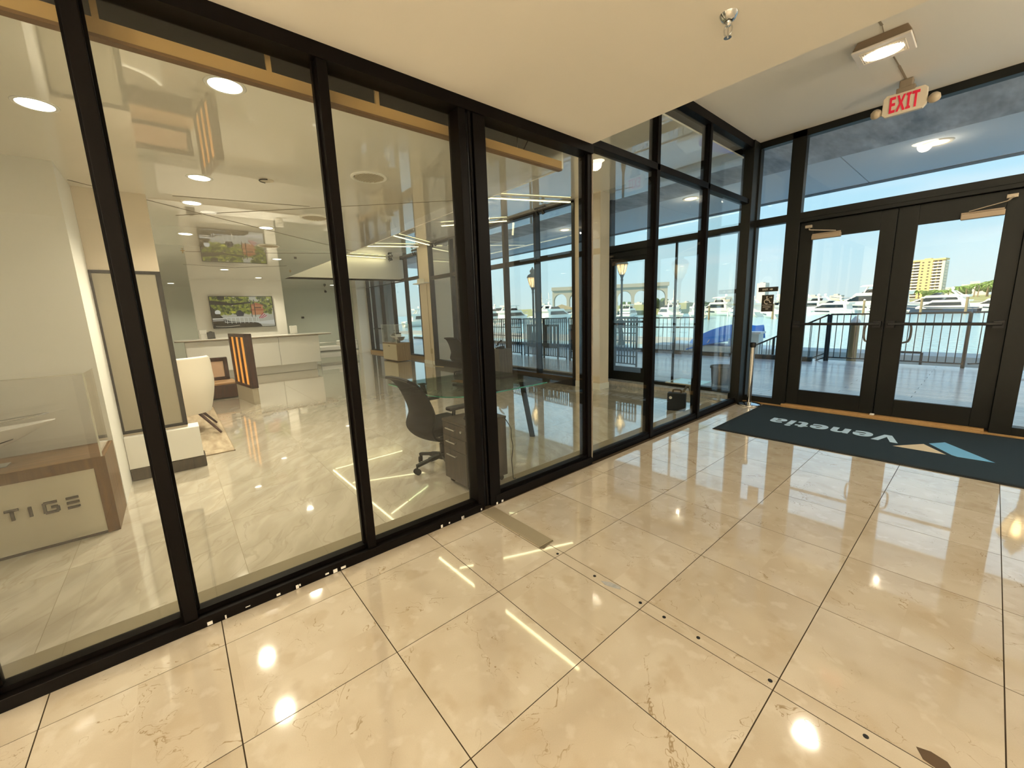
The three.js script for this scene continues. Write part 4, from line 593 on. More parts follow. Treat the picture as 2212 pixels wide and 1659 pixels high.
  const ph = thing('desk_phone', 'black phone with raised handset on the grey side cabinet', 'phone', [-7.55, 0.705, -5.98]); obj('base', poly([[-0.09, 0], [-0.09, 0.02], [0.09, 0.06], [0.09, 0]], 0.15, 0.004), M.black, ph); obj('handset', tube([V(-0.09, 0.06, 0.03), V(-0.02, 0.14, 0.03), V(0.09, 0.19, 0.03)], 0.02, 14, 8), M.black, ph);
  const pp = thing('paper_stack', 'white papers beside the phone on the grey side cabinet', 'papers', [-7.72, 0.70, -5.95]); obj('sheets', [bx(-0.07, 0.07, 0, 0.008, -0.1, 0.1), bx(-0.06, 0.06, 0.008, 0.012, -0.09, 0.1).rotateY(0.15)], M.white, pp);
  const fl = thing('wood_board', 'thin orange wood board on the floor near the far task chair', 'board', [-7.9, 0, -5.0], 0.1); obj('plank', bx(-0.2, 0.2, 0, 0.012, -0.09, 0.09), S('#c08a5a', 0.6), fl);
  // display cabinet with case and model boat
  const d = thing('display_cabinet', 'wood sided display cabinet with two white doors by the far windows', 'cabinet', [-13.6, 0, -6.05]);
  obj('carcass', rbx(-0.6, 0.58, 0.02, 0.64, -0.25, 0.24, 0.004), M.tanWood, d);
  for (const [a, b, s] of [[-0.58, -0.012, 1], [-0.008, 0.56, -1]]) { const o = obj('door', rbx(a, b, 0.05, 0.60, 0.24, 0.258, 0.003), S('#ddd0b4', 0.5), d); obj('knob', ball(0.014, s > 0 ? b - 0.05 : a + 0.05, 0.53, 0.268), M.walnut, o); }
  const k2 = thing('glass_case', 'clear display case on the wood sided cabinet', 'display case', [-13.6, 0.64, -6.05]);
  for (const [a, b, c, e] of [[-0.6, 0.58, 0.232, 0.236], [-0.6, 0.58, -0.25, -0.246], [-0.6, -0.596, -0.25, 0.236], [0.576, 0.58, -0.25, 0.236]]) obj('pane', bx(a, b, 0, 0.63, c, e), M.glassClear, k2);
  obj('edge', [...[[-0.6, 0.236], [0.58, 0.236], [0.58, -0.25], [-0.6, -0.25]].map(([x, z]) => bx(x - 0.005, x + 0.005, 0, 0.635, z - 0.005, z + 0.005)), bx(-0.6, 0.58, 0.628, 0.636, 0.23, 0.238), bx(0.574, 0.582, 0.628, 0.636, -0.25, 0.238)], S('#e9efe9', 0.2), k2);
  const mb = thing('model_yacht', 'small white model yacht with black hardtop in the far case', 'model boat', [-13.6, 0.71, -6.05], PI); modelBoat(mb, 0.95, true); obj('stand', [bx(-0.25, -0.23, -0.07, 0.02, -0.05, 0.05), bx(0.22, 0.24, -0.07, 0.02, -0.05, 0.05)], M.dullSteel, mb);
  // column fittings
  const sh = thing('wall_shelf', 'small white shelf with router box on the cream column', 'shelf', [-11.6, 2.52, -6.26]); obj('bracket_board', [bx(-0.38, 0.36, 0, 0.03, 0, 0.2)], M.white, sh); obj('router', rbx(-0.16, 0.06, 0.03, 0.16, 0.03, 0.16, 0.006), M.white, sh);
  const ou = thing('wall_outlet', 'white outlet low on the cream column', 'outlet', [-11.42, 0.42, -6.26]); obj('plate', rbx(-0.05, 0.05, -0.08, 0.08, 0, 0.02, 0.005), S('#cbb893', 0.5), ou);
  const cc = thing('extension_cable', 'thin cord running down the cream column to the floor', 'cable'); obj('cord', tube([V(-11.45, 2.5, -6.25), V(-11.45, 1.5, -6.25), V(-11.43, 0.45, -6.245), V(-11.35, 0.25, -6.22), V(-11.1, 0.02, -6.1), V(-10.8, 0.006, -6.05), V(-10.5, 0.006, -6.12)], 0.007, 60, 6), S('#b6a27c', 0.6), cc);
  // things in the glass corner of the office
  const eq = thing('equipment_case', 'black equipment case with a round white sticker standing by the glass corner', 'case', [-2.95, 0, -5.72], 0.35); obj('body', rbx(-0.13, 0.13, 0, 0.27, -0.07, 0.07, 0.015), M.black, eq); obj('sticker', cy(0.022, 0.022, 0.002, 0, 0, 0, 18).rotateX(PI / 2).translate(-0.08, 0.2, 0.071), M.white, eq); obj('grip', tube([V(-0.06, 0.27, 0), V(-0.05, 0.31, 0), V(0.05, 0.31, 0), V(0.06, 0.27, 0)], 0.012, 14, 8), M.rubber, eq);
  const lt = thing('low_table', 'low glass topped table with pale leg near the glass corner', 'table', [-2.98, 0, -6.15]); obj('top', rbx(-0.28, 0.24, 0.36, 0.372, -0.26, 0.22, 0.004), M.glassGreen, lt); obj('rim', [bx(-0.28, 0.24, 0.358, 0.374, 0.216, 0.224), bx(-0.284, -0.276, 0.358, 0.374, -0.26, 0.22)], S('#d8d4c6', 0.3), lt); obj('leg', [beam(V(0.0, 0.36, -0.02), V(0.14, 0, 0.1), 0.05, 0.03), beam(V(0.0, 0.36, -0.02), V(-0.18, 0, 0.08), 0.05, 0.03), beam(V(0, 0.36, -0.02), V(0, 0, -0.2), 0.05, 0.03)], S('#6d675c', 0.5), lt);
}
// ================================================================ OUTSIDE: canopy, deck, railings
const YD = 0.1, YW = -0.9;
{
  const c = struct('canopy', 'concrete canopy over the waterside deck', 'canopy');
  obj('concrete_beam', bx(-20, 14, 4.0, 4.35, -9.25, -7.12), M.concrete, c);
  for (let k = 0; k < 9; k++) obj('soffit_panel', bx(-20 + k * 3.6 + 0.008, -20 + (k + 1) * 3.6 - 0.008, 4.0, 4.03, -11.75, -9.26), M.canopy, c);
  obj('edge_beam', [bx(-20, 14, 3.985, 4.4, -11.95, -11.74), bx(-20, 14, 4.05, 4.4, -11.75, -9.25)], S('#6c747b', 0.8), c);
  for (const [x, z, label] of [[-0.87, -9.8, 'oval canopy lamp outside above the right door'], [-4.8, -9.6, 'oval canopy lamp outside seen through the partition'], [3.2, -9.8, 'oval canopy lamp outside far right'], [-8.8, -9.7, 'oval canopy lamp outside the railing window']]) { const t = thing('canopy_lamp', label, 'ceiling lamp', [x, 4.0, z], 0, 'canopy lamps'); obj('rim', lathe([[0.13, -0.01], [0.17, -0.02], [0.19, 0]], 28), S('#d9d2c2', 0.5), t); obj('lens', lathe([[0, -0.03], [0.08, -0.025], [0.135, -0.008]], 24), M.canopyLamp, t); lamp(new THREE.PointLight(new THREE.Color().setRGB(1, 0.85, 0.62), 0.25), [x, 3.82, z]); }
  const d = struct('deck', 'grey composite plank deck outside the glass doors', 'deck');
  obj('joists', bx(-24, 8, YD - 0.2, YD - 0.03, -12.55, -7.06), M.deckUnder, d); obj('fascia', bx(-24, 8, YD - 0.45, YD - 0.02, -12.62, -12.55), M.deckUnder, d);
  const far = []; const PW = 0.145;
  for (let r = 0; r < 37; r++) { const zb = -7.12 - r * PW; let x = -24 + (r % 3) * 0.83 - 0.8; while (x < 8) { const a = Math.max(-24, x), b = Math.min(8, x + 2.5); if (b > a) { const g = bx(a + 0.003, b - 0.003, YD - 0.03, YD, zb - PW + 0.006, zb); const u = g.attributes.uv, ou = rnd(); for (let k = 0; k < u.count; k++) u.setXY(k, u.getX(k) * 0.3 + ou, u.getY(k) * 0.9 + ou * 7); if (b > -5.2 && a < 1.3) obj('plank', g, M.deck[Math.floor(rnd() * 3)], d); else far.push(g); } x += 2.5; } }
  tag(obj('far_planks', far, M.deck[1], d), null, null, null, 'stuff');
  obj('edge_curb', [rbx(-24, -2.75, YD, YD + 0.11, -12.05, -11.9, 0.01), rbx(-4.2, -4.0, YD - 0.02, YD + 0.05, -11.9, -11.8, 0.01)], S('#26383c', 0.6), d);
}
function railing(label, a, b, h, y, { hand = null, pitch = 0.125, grid = 0, mat = M.railTeal, dropB = 0, bottom = 0.09, br = 0.0085, noStart = false } = {}) {   // from a to b (x,z); dropB lowers the b end
  const t = thing('railing', label, 'railing', [a[0], y, a[1]]), L = Math.hypot(b[0] - a[0], b[1] - a[1]), e = V(b[0] - a[0], -dropB, b[1] - a[1]), P = (s, yy) => e.clone().multiplyScalar(s).add(V(0, yy, 0));
  obj('top_rail', beam(P(0, h), P(1, h), 0.05, 0.035), mat, t); obj('bottom_rail', beam(P(0, bottom), P(1, bottom), 0.035, 0.025), mat, t);
  if (hand) obj('hand_rail', beam(P(0, hand), P(1, hand), 0.045, 0.04), mat, t);
  const n = Math.max(2, Math.round(L / 1.9)); for (let k = noStart ? 1 : 0; k <= n; k++) obj('post', rod(P(k / n, 0), P(k / n, h), 0.03, 4), mat, t);
  const m = Math.floor(L / pitch); for (let k = 1; k < m; k++) obj('baluster', rod(P(k / m, bottom), P(k / m, h), br, 6), mat, t);
  for (let k = 0; k < grid; k++) obj('cross_bar', beam(P(0, bottom + (h - bottom) * (k + 1) / (grid + 1)), P(1, bottom + (h - bottom) * (k + 1) / (grid + 1)), 0.02, 0.025), mat, t);
  return t;
}
railing('dark metal railing across the deck edge behind the doors', [-2.52, -12.3], [-0.27, -12.3], 1.13, YD);
railing('dark metal railing turning the corner behind the right door', [-0.2, -12.36], [0.3, -12.9], 1.13, YD, { noStart: true });
railing('sloping gangway railing descending left of the deck edge', [-2.55, -12.25], [-4.75, -12.0], 1.13, YD, { dropB: 1.15, pitch: 0.16 });
railing('second sloping gangway railing behind the first', [-2.75, -13.2], [-4.95, -13.0], 1.1, YD, { dropB: 1.15, pitch: 0.16 });
railing('dark railing beyond the office exit door', [-5.3, -11.35], [-8.3, -11.2], 1.13, YD, { pitch: 0.13, hand: 0.85 });
railing('blue-grey barred railing outside the office window, column end', [-5.6, -8.75], [-8.0, -8.95], 1.22, YD, { mat: M.fence, pitch: 0.09, grid: 5, bottom: 0.06, br: 0.018 });
railing('blue-grey barred railing outside the office window, middle', [-8.1, -8.95], [-10.15, -9.1], 1.22, YD, { mat: M.fence, pitch: 0.08, bottom: 0.06, br: 0.018 });
railing('blue-grey barred railing outside the office window, far end', [-10.3, -9.1], [-12.6, -9.25], 1.22, YD, { mat: M.fence, pitch: 0.11, grid: 3, bottom: 0.06, br: 0.018 });
{
  // slatted gate panels hung on the barred railing
  for (const [x, z, label] of [[-6.6, -8.7, 'blue-grey slatted panel on the railing nearest the tan column'], [-7.5, -8.78, 'blue-grey slatted panel on the railing, second from the tan column'], [-8.7, -8.9, 'blue-grey slatted panel on the railing behind the side cabinet'], [-9.5, -8.97, 'blue-grey slatted panel on the railing farthest from the tan column']]) { const t = thing('slatted_panel', label, 'panel', [x, YD, z], 0.08, 'slatted railing panels'); obj('frame', [bx(-0.3, 0.3, 0.98, 1.04, 0, 0.03), bx(-0.3, 0.3, 0.32, 0.38, 0, 0.03), bx(-0.3, -0.26, 0.32, 1.04, 0, 0.03), bx(0.26, 0.3, 0.32, 1.04, 0, 0.03)], M.fence, t); for (let k = 0; k < 3; k++) obj('slat', bx(-0.22 + k * 0.17, -0.13 + k * 0.17, 0.38, 0.98, 0.005, 0.025), M.fence, t); obj('foot', [bx(-0.3, -0.26, -0.02, 0.34, 0, 0.03), bx(0.26, 0.3, -0.02, 0.34, 0, 0.03)], M.fence, t); }
  const st = struct('wall_exterior', 'grey concrete wing wall outside the far windows', 'wall'); obj('panel', bx(-26, -19.9, -0.3, 4.0, -8.9, -8.6), M.extWall, st);
  // lamp posts with lanterns
  const post = (label, x, z, neck, y0 = YD, s = 1) => {
    const t = thing('lamp_post', label, 'street lamp', [x, y0, z], 0.3, 'harbour lamp posts'), n = neck - y0;
    obj('post', [lathe([[0.13, 0], [0.13, 0.1], [0.10, 0.16], [0.085, 0.5], [0.06, 0.62], [0.045, 0.7], [0.04, n - 0.25], [0.055, n - 0.2], [0.04, n - 0.14], [0.085, n - 0.02], [0.1, n]], 18)], S('#26312c', 0.5), t);
    obj('footing', cy(0.3, 0.34, 1.2, 0, -0.6, 0, 16), M.stone, t); obj('ladder_bar', rod(V(-0.35, n - 1.5, 0), V(0.35, n - 1.5, 0), 0.012, 8), S('#26312c', 0.5), t);
    const L = obj('lantern', lathe([[0.085, n], [0.16, n + 0.12], [0.21, n + 0.3], [0.215, n + 0.38]], 8), S('#e8e2cf', 0.25, { transmission: 0.55, thickness: 0 }), t);
    obj('bulb', cy(0.08, 0.08, 0.2, 0, n + 0.26, 0, 12), M.lantern, L); for (let k = 0; k < 8; k++) { const a = k * PI / 4; obj('rib', rod(V(0.10 * Math.cos(a), n, 0.10 * Math.sin(a)), V(0.215 * Math.cos(a), n + 0.38, 0.215 * Math.sin(a)), 0.01, 6), S('#8f8468', 0.5), L); }
    obj('roof', lathe([[0.225, n + 0.37], [0.24, n + 0.39], [0.19, n + 0.48], [0.10, n + 0.53], [0.085, n + 0.57], [0.12, n + 0.6], [0.10, n + 0.67], [0.045, n + 0.71], [0.035, n + 0.75], [0, n + 0.8]], 16), S('#8f8468', 0.5), t);
    lamp(new THREE.PointLight(new THREE.Color().setRGB(1, 0.75, 0.4), 1.5), [x, neck + 0.26, z]); return t;
  };
  post('dark lamp post with lantern beyond the office exit door', -9.48, -13.7, 2.84); post('lamp post with lantern behind the railing window mullion', -12.0, -11.3, 2.5); post('lamp post right of the entrance doors', 0.72, -11.1, 2.32); post('lamp post beyond the display cabinet window', -21.5, -12.1, 2.8);
  // dock furniture
  const pile = (label, x, z, top, r = 0.17) => { const t = thing('dock_pile', label, 'dock pile', [x, YW - 0.6, z], 0, 'dock piles'); obj('trunk', cy(r, r * 1.1, top - YW + 0.6, 0, (top - YW + 0.6) / 2, 0, 12), M.pile, t); obj('cap', lathe([[r * 1.12, top - YW + 0.55], [r * 1.14, top - YW + 0.6], [0, top - YW + 0.75]], 12), M.white, t); return t; };
  pile('thick timber pile just behind the deck railing', -2.32, -13.9, 1.0, 0.1);
  for (const [x, z, label] of [[-21.8, -85, 'slim pile left of the tall yacht'], [-13.2, -84, 'slim pile in front of the tall white yacht'], [-6.8, -84, 'slim white capped pile before the blue hull'], [-2.4, -84, 'slim white capped pile right of the blue hull'], [-0.2, -82, 'slim white capped pile at the right edge of the right door'], [-21.5, -70, 'slim pile behind the wheelchair plaque'], [-31, -70, 'slim pile seen through the partition'], [-50, -60, 'slim pile beyond the railing window']]) pile(label, x, z, 1.5, 0.14);
  const u = thing('dock_cabinet', 'white dockside power cabinet with a red label', 'utility box', [-4.98, YD - 0.6, -14.3]); obj('body', rbx(-0.32, 0.32, 0, 1.12, -0.2, 0.2, 0.02), S('#dfe6df', 0.5), u); obj('cap', poly([[-0.36, 1.12], [-0.36, 1.16], [0.36, 1.16], [0.36, 1.12]], 0.46, 0.01), M.white, u); obj('label_plate', [bx(-0.2, -0.02, 0.6, 0.82, 0.2, 0.206)], M.red, u); obj('label_print', [bx(-0.17, -0.05, 0.64, 0.78, 0.205, 0.209), bx(-0.15, 0.14, 0.97, 1.0, 0.2, 0.206)], M.white, u);
  const cb = thing('covered_boat', 'small boat under a bright blue canvas cover', 'boat', [-6.1, YW, -15.2], 0.2); obj('cover', sheet((a, b) => { const s = b * 2 - 1; return V((a - 0.5) * 2.3, 1.12 + 0.42 * Math.sin(clamp(a * 1.1 + 0.02) * PI * 0.75) * (1 - 0.55 * s * s) + 0.3 * (1 - Math.abs(s)) - 0.25 * (1 - a), s * (0.7 - 0.1 * a)); }, 20, 12, 0.03), M.canvasBlue, cb); obj('window_panel', [bx(0.2, 0.5, 1.05, 1.3, 0.6, 0.66), bx(0.55, 0.85, 1.08, 1.3, 0.6, 0.66)], S('#6fa6da', 0.4), cb); obj('hull', poly([[-1.7, 1.05], [-1.5, 0.2], [1.4, 0.2], [1.5, 0.9]], 1.3, 0.08), M.hull, cb); obj('stay', [[-0.9, 0.2], [-0.4, -0.2], [0.3, 0.25], [0.8, -0.1]].map(([p, q]) => rod(V(p, 1.25, 0.6), V(p + q, 0.9, 0.66), 0.015, 6)), M.white, cb);
  const fd = thing('floating_dock', 'low floating dock with boarding frame beyond the deck railing', 'dock', [0, YW, 0]); obj('platform', [bx(-12, 8, 0.1, 0.45, -21.5, -20), bx(-3.4, -0.8, 0.05, 0.35, -17.2, -15.2)], S('#b9b9b2', 0.8), fd); obj('frame', [rod(V(-2.0, 0.35, -15.3), V(-2.0, 1.0, -15.3), 0.03, 8), rod(V(-2.0, 1.0, -15.3), V(-1.1, 1.0, -15.3), 0.03, 8), rod(V(-1.1, 1.0, -15.3), V(-1.1, 0.35, -15.3), 0.03, 8)], M.railTeal, fd);
  const ob = thing('deck_tub', 'dark round tub standing on the deck outside the glass corner', 'planter', [-3.1, YD, -7.75]); obj('body', lathe([[0, 0.0], [0.2, 0], [0.225, 0.3], [0.24, 0.3], [0.24, 0.34], [0.21, 0.34], [0.2, 0.1], [0, 0.1]], 28), S('#2a2d31', 0.6), ob);
}

// ================================================================ HARBOUR
{
  const w = struct('water', 'rippled blue-green harbour water', 'water'); w.userData.kind = 'structure';
  const g = new THREE.PlaneGeometry(2400, 1500, 1, 1).rotateX(-PI / 2).translate(-200, YW, -12.7 - 750); const u = g.attributes.uv, p = g.attributes.position; for (let k = 0; k < p.count; k++) u.setXY(k, p.getX(k), p.getZ(k) * 1.6); obj('surface', g, M.water, w);
  const q = struct('quay', 'low stone quay left of the deck', 'quay'); obj('slab', [bx(-60, -13, YW - 1, -0.82, -30, -24.5)], S('#a8a79d', 0.9), q);
}
function yacht(label, x, z, L, turn, o = {}) {   // bow towards local +x
  const t = thing('motor_yacht', label, 'yacht', [x, YW, z], turn, 'yachts in the harbour'), B = 0.145 * L, hullMat = o.blue ? M.hullBlue : M.hull;
  const half = (u) => B * Math.pow(Math.sin(Math.min(1, (1 - u) * 1.5 + 0.012) * PI / 2), 0.75), sheer = (u) => L * (0.10 + 0.055 * u * u);
  const side = (s) => (u, v) => V(((u - 0.5) - (1 - v) * 0.13 * u * u) * L, sheer(u) * v, s * half(u) * (0.45 + 0.55 * Math.sqrt(v)));
  obj('hull', [sheet(side(1), 18, 4, 0.03), sheet(side(-1), 18, 4, 0.03), bx(-0.46 * L, -0.44 * L, 0, sheer(0), -B, B)], hullMat, t);
  obj('deck', sheet((u, v) => V((u - 0.5) * L, sheer(u) - 0.02 * L, (v * 2 - 1) * half(u)), 18, 2, 0.03), M.hull, t);
  for (const s of [1, -1]) obj('hull_window', sheet((u, v) => side(s)(0.42 + u * 0.3, 0.5 + v * 0.2).add(V(0, 0, s * 0.03)), 6, 1, 0.02), M.window, t);
  const pr = (pts, d, m, n) => obj(n, poly(pts.map(([a, b]) => [a * L, b * L]), d * L, 0.006 * L), m, t);
  pr([[-0.36, 0.09], [-0.34, 0.20], [0.08, 0.20], [0.24, 0.13], [0.27, 0.11], [0.27, 0.09]], 0.22, M.hull, 'cabin');
  pr([[-0.30, 0.14], [-0.29, 0.185], [0.06, 0.188], [0.19, 0.138]], 0.232, M.window, 'cabin_window');
  pr([[-0.38, 0.20], [-0.39, 0.225], [0.06, 0.225], [0.10, 0.20]], 0.235, M.hull, 'flybridge');
  pr([[-0.02, 0.225], [-0.06, 0.265], [-0.045, 0.265], [0.04, 0.225]], 0.16, M.window, 'windscreen');
  if (o.top) { pr([[-0.30, 0.30], [-0.31, 0.315], [0.0, 0.315], [0.04, 0.303]], 0.2, M.hull, 'hardtop'); obj('arch', [-1, 1].flatMap((s) => [beam(V(-0.28 * L, 0.225 * L, s * 0.08 * L), V(-0.22 * L, 0.30 * L, s * 0.075 * L), 0.02 * L, 0.02 * L), beam(V(0.0, 0.225 * L, s * 0.08 * L), V(-0.04 * L, 0.30 * L, s * 0.075 * L), 0.012 * L, 0.012 * L)]), M.hull, t); }
  else obj('arch', [-1, 1].flatMap((s) => [beam(V(-0.3 * L, 0.22 * L, s * 0.085 * L), V(-0.22 * L, 0.29 * L, s * 0.06 * L), 0.025 * L, 0.015 * L)]).concat([beam(V(-0.22 * L, 0.29 * L, -0.065 * L), V(-0.22 * L, 0.29 * L, 0.065 * L), 0.03 * L, 0.015 * L)]), M.hull, t);
  const ty = o.top ? 0.315 : 0.297; for (const s of o.dome ? [-0.05, 0.05] : [0]) obj('radar_dome', [ball(0.022 * L, -0.2 * L, (ty + 0.03) * L, s * L), cy(0.006 * L, 0.01 * L, 0.02 * L, -0.2 * L, (ty + 0.01) * L, s * L, 8)], M.hull, t);
  if (o.mast) obj('mast', [rod(V(-0.18 * L, ty * L, 0), V(-0.2 * L, (ty + 0.2) * L, 0), 0.008 * L, 6), rod(V(-0.25 * L, (ty + 0.09) * L, 0), V(-0.13 * L, (ty + 0.09) * L, 0), 0.006 * L, 6)], M.hull, t);
  obj('bow_rail', [tube([V(0.1 * L, 0.165 * L, 0.12 * L), V(0.35 * L, 0.19 * L, 0.07 * L), V(0.49 * L, 0.2 * L, 0), V(0.35 * L, 0.19 * L, -0.07 * L), V(0.1 * L, 0.165 * L, -0.12 * L)], 0.003 * L, 24, 5)], M.steel, t);
  return t;
}
for (const [x, z, L, r, o, label] of [
  [-15.6, -103, 16, 2.6, { top: 1, mast: 1, dome: 1 }, 'tallest white yacht with hardtop and mast behind the left door'],
  [-22.5, -97, 11, 2.2, { dome: 1 }, 'white yacht with twin radar domes at the left of the left door'],
  [-19.0, -90, 9, 2.9, {}, 'lower white cruiser in front of the tall yacht'],
  [-11.4, -86, 7, 2.5, {}, 'white cruiser just left of the blue hull'],
  [-5.4, -90, 8.5, 2.95, { blue: 1 }, 'dark blue hulled yacht behind the right door'],
  [0.4, -97, 8.5, 2.4, { top: 1 }, 'white hardtop yacht right of the blue hull'],
  [8, -98, 10, 2.7, {}, 'white yacht beyond the right edge of the door'],
  [-7.5, -112, 12, 2.9, {}, 'pale yacht in the row behind the blue hull'],
  [-23.4, -76, 9, 2.2, { top: 1, mast: 1 }, 'white yacht behind the wheelchair plaque'],
  [-31.5, -86, 11, 2.5, { dome: 1 }, 'white yacht seen through the narrow corner pane'],
  [-36.5, -77, 10, 2.1, { mast: 1 }, 'white yacht left of the ghosted lamp post'],
  [-43.5, -79, 10, 2.4, {}, 'white yacht at the middle pane of the partition'],
  [-52, -78, 10, 1.9, { top: 1 }, 'white yacht beyond the office exit door'],
  [-58, -76, 9, 2.2, {}, 'white cruiser beside the bridge foot'],
  [-58, -61, 12, 1.7, { mast: 1 }, 'white yacht behind the railing near the tan column'],
  [-65.5, -56, 12, 1.9, { top: 1, dome: 1 }, 'white hardtop yacht behind the middle railing'],
  [-74, -58, 12, 1.6, {}, 'white yacht behind the far end of the railing'],
  [-49, -92, 12, 2.0, { top: 1, mast: 1 }, 'tall white yacht with mast behind the exit door glass'],
  [-41, -97, 13, 2.6, { top: 1 }, 'long white hardtop yacht in the back row through the partition'],
  [-30, -112, 14, 2.3, { dome: 1 }, 'long white yacht in the back row behind the corner pane'],
  [-70, -70, 13, 2.0, { mast: 1, top: 1 }, 'tall white yacht in the back row beyond the railing'],
  [-80, -64, 13, 1.7, { dome: 1 }, 'white yacht with domes in the back row beyond the railing'],
  [-88, -56, 13, 1.8, {}, 'white yacht at the left end of the back row'],
  [-80, -44, 12, 1.4, { top: 1 }, 'white yacht beyond the display cabinet window'],
]) yacht(label, x, z, L, r, o);
{
  // boathouses
  for (const [x, z, s, label] of [[-66, -84, 1, 'tan roofed boathouse behind the railing window'], [-74, -80, 0.85, 'smaller boathouse left of the tan roofed one']]) { const t = thing('boathouse', label, 'boathouse', [x, YW, z], 0.75); obj('walls', bx(-4 * s, 4 * s, 0, 3.2 * s, -2 * s, 2 * s), S('#d5cbb4', 0.9), t); obj('roof', poly([[-4.6 * s, 3.1 * s], [0, 4.6 * s], [4.6 * s, 3.1 * s]], 4.8 * s, 0.05), S('#b9a27a', 0.9), t); for (let k = -1; k <= 1; k++) obj('window', bx(k * 2.2 * s - 0.5, k * 2.2 * s + 0.5, 1.2 * s, 2.4 * s, 2 * s, 2 * s + 0.05), M.darkWindow, t); }
  // tower block across the water
  const t = thing('apartment_tower', 'tall yellow balconied apartment tower across the harbour', 'building', [-49, 0, -598], -0.18), W = 30, H = 38, n = 13, fh = H / n;
  obj('block', [bx(-W / 2, W / 2 - 3.5, 0, H, -12, -1.2), bx(-4.6, 4.6, 0, H, -1.3, 0)], M.tower, t); obj('end_wall', bx(W / 2 - 3.5, W / 2 - 1.5, 0, H - 1, -12, 0.2), M.towerPale, t); obj('parapet', [bx(-W / 2, W / 2 - 1.5, H, H + 1.6, -12, 0.1), bx(-2.5, 2.5, H + 1.6, H + 2.6, -8, -2)], M.tower, t);
  for (let k = 0; k < n; k++) { const y = k * fh; for (const s of [-2.4, 2.0]) obj('window', bx(s - 0.8, s + 0.8, y + 1.0, y + 2.1, 0, 0.08), M.darkWindow, t); for (const [a, b] of [[-W / 2, -4.8], [4.8, W / 2 - 3.5]]) { obj('balcony', [bx(a, b, y, y + 0.25, -1.2, 0.4), bx(a, b, y + 0.25, y + 1.1, 0.3, 0.4)], M.balcony, t); obj('balcony_window', [bx(a + 0.6, (a + b) / 2 - 0.5, y + 0.3, y + 2.5, -1.2, -1.1), bx((a + b) / 2 + 0.5, b - 0.6, y + 0.3, y + 2.5, -1.2, -1.1)], M.darkWindow, t); } obj('side_balcony', [bx(W / 2 - 1.5, W / 2 - 0.1, y + 0.2, y + 0.45, -6, -2)], M.balcony, t); }
  // palms and trees right of the tower
  const palm = (x, z, h, label) => { const q = thing('palm_tree', label, 'palm tree', [x, 0, z], rnd() * 6, 'palms across the harbour'); obj('trunk', tube([V(0, 0, 0), V(0.1, h * 0.5, 0.05), V(0.3, h, 0)], 0.16, 8, 6), M.trunk, q); const fr = []; for (let k = 0; k < 13; k++) { const a = k / 13 * PI * 2 + rnd() * 0.3, e = rr(0.2, 0.9); fr.push(sheet((u, v) => { const r = u * 2.6, w = 0.34 * Math.sin(PI * Math.min(1, u * 0.95 + 0.05)) * (v - 0.5) * 2; return V(0.3 + Math.cos(a) * r - Math.sin(a) * w, h + e * r - 0.32 * r * r - Math.abs(v - 0.5) * 0.3, Math.sin(a) * r + Math.cos(a) * w); }, 6, 2, 0.03)); } obj('fronds', fr, M.leaf, q); };
  const where = ['beside the tower', 'second from the tower', 'third from the tower', 'fourth from the tower', 'fifth from the tower', 'sixth from the tower', 'seventh from the tower', 'eighth from the tower', 'ninth from the tower', 'in front of the tower, left', 'in front of the tower, right'];
  for (let k = 0; k < 9; k++) palm(-13.5 + k * 1.6 + rr(-0.3, 0.3), -224 - (k % 3) * 7, 3.6 + k * 0.28 + rr(-0.5, 0.5), 'palm tree across the harbour, ' + where[k]);
  palm(-21.5, -250, 4.2, 'palm tree across the harbour, ' + where[9]); palm(-16.5, -250, 3.8, 'palm tree across the harbour, ' + where[10]);
  const clump = (x, z, r, h, label) => { const q = thing('broadleaf_tree', label, 'tree', [x, 0, z], 0, 'trees across the harbour'); obj('trunk', cy(0.2, 0.3, h * 0.5, 0, h * 0.25, 0, 7), M.trunk, q); const bl = []; for (let k = 0; k < 26; k++) { const a = rnd() * 6.28, e = rr(0.2, 1); bl.push(new THREE.IcosahedronGeometry(rr(0.25, 0.42) * r, 1).translate(Math.cos(a) * r * rr(0.2, 0.8), h * (0.45 + 0.5 * e), Math.sin(a) * r * rr(0.2, 0.8))); } obj('crown', bl, M.leafDark, q); };
  for (const [x, z, r, h, l] of [[-17, -240, 2.6, 3.6, 'dark tree at the foot of the tower'], [-2, -252, 3.4, 6.6, 'broad dark tree at the right end of the palms'], [6, -252, 4, 7.4, 'broad dark tree beyond the right door edge'], [-9, -244, 3, 4.6, 'dark tree behind the middle palms'], [-72, -126, 3, 3.6, 'green tree seen under the bridge arch'], [-88, -130, 2.6, 3.2, 'small green tree at the bridge foot']]) clump(x, z, r, h, l);
  const land = struct('land', 'low green shoreline across the harbour', 'land'); obj('shore', [bx(-60, 60, YW, 1.0, -260, -222), bx(-900, 400, YW, 2.0, -905, -880), bx(-130, -64, YW, 0.5, -136, -118), bx(-90, -10, YW, 0.8, -620, -590), bx(-400, -130, YW, 3.5, -330, -260)], M.land, land);
  // skyline
  let n2 = 0; const hs = ['pale', 'cream', 'grey', 'white'];
  for (let k = 0; k < 22; k++) { const f = k / 21, x = lerp(-760, 60, f) + rr(-4, 4), h = 6 + rnd() * 12 + (k === 12 ? 22 : 0), wd2 = rr(6, 14); const q = thing('skyline_building', 'distant ' + hs[k % 4] + ' building on the skyline', 'building', [x, 0, -890], rr(-0.3, 0.3), 'distant skyline buildings'); q.userData.label = 'distant low building on the far shore skyline'; obj('block', [bx(-wd2, wd2, 0, h, -6, 6), bx(-wd2 * 0.4, wd2 * 0.3, h, h + rr(1, 4), -4, 4)], M.skyline, q); n2++; }
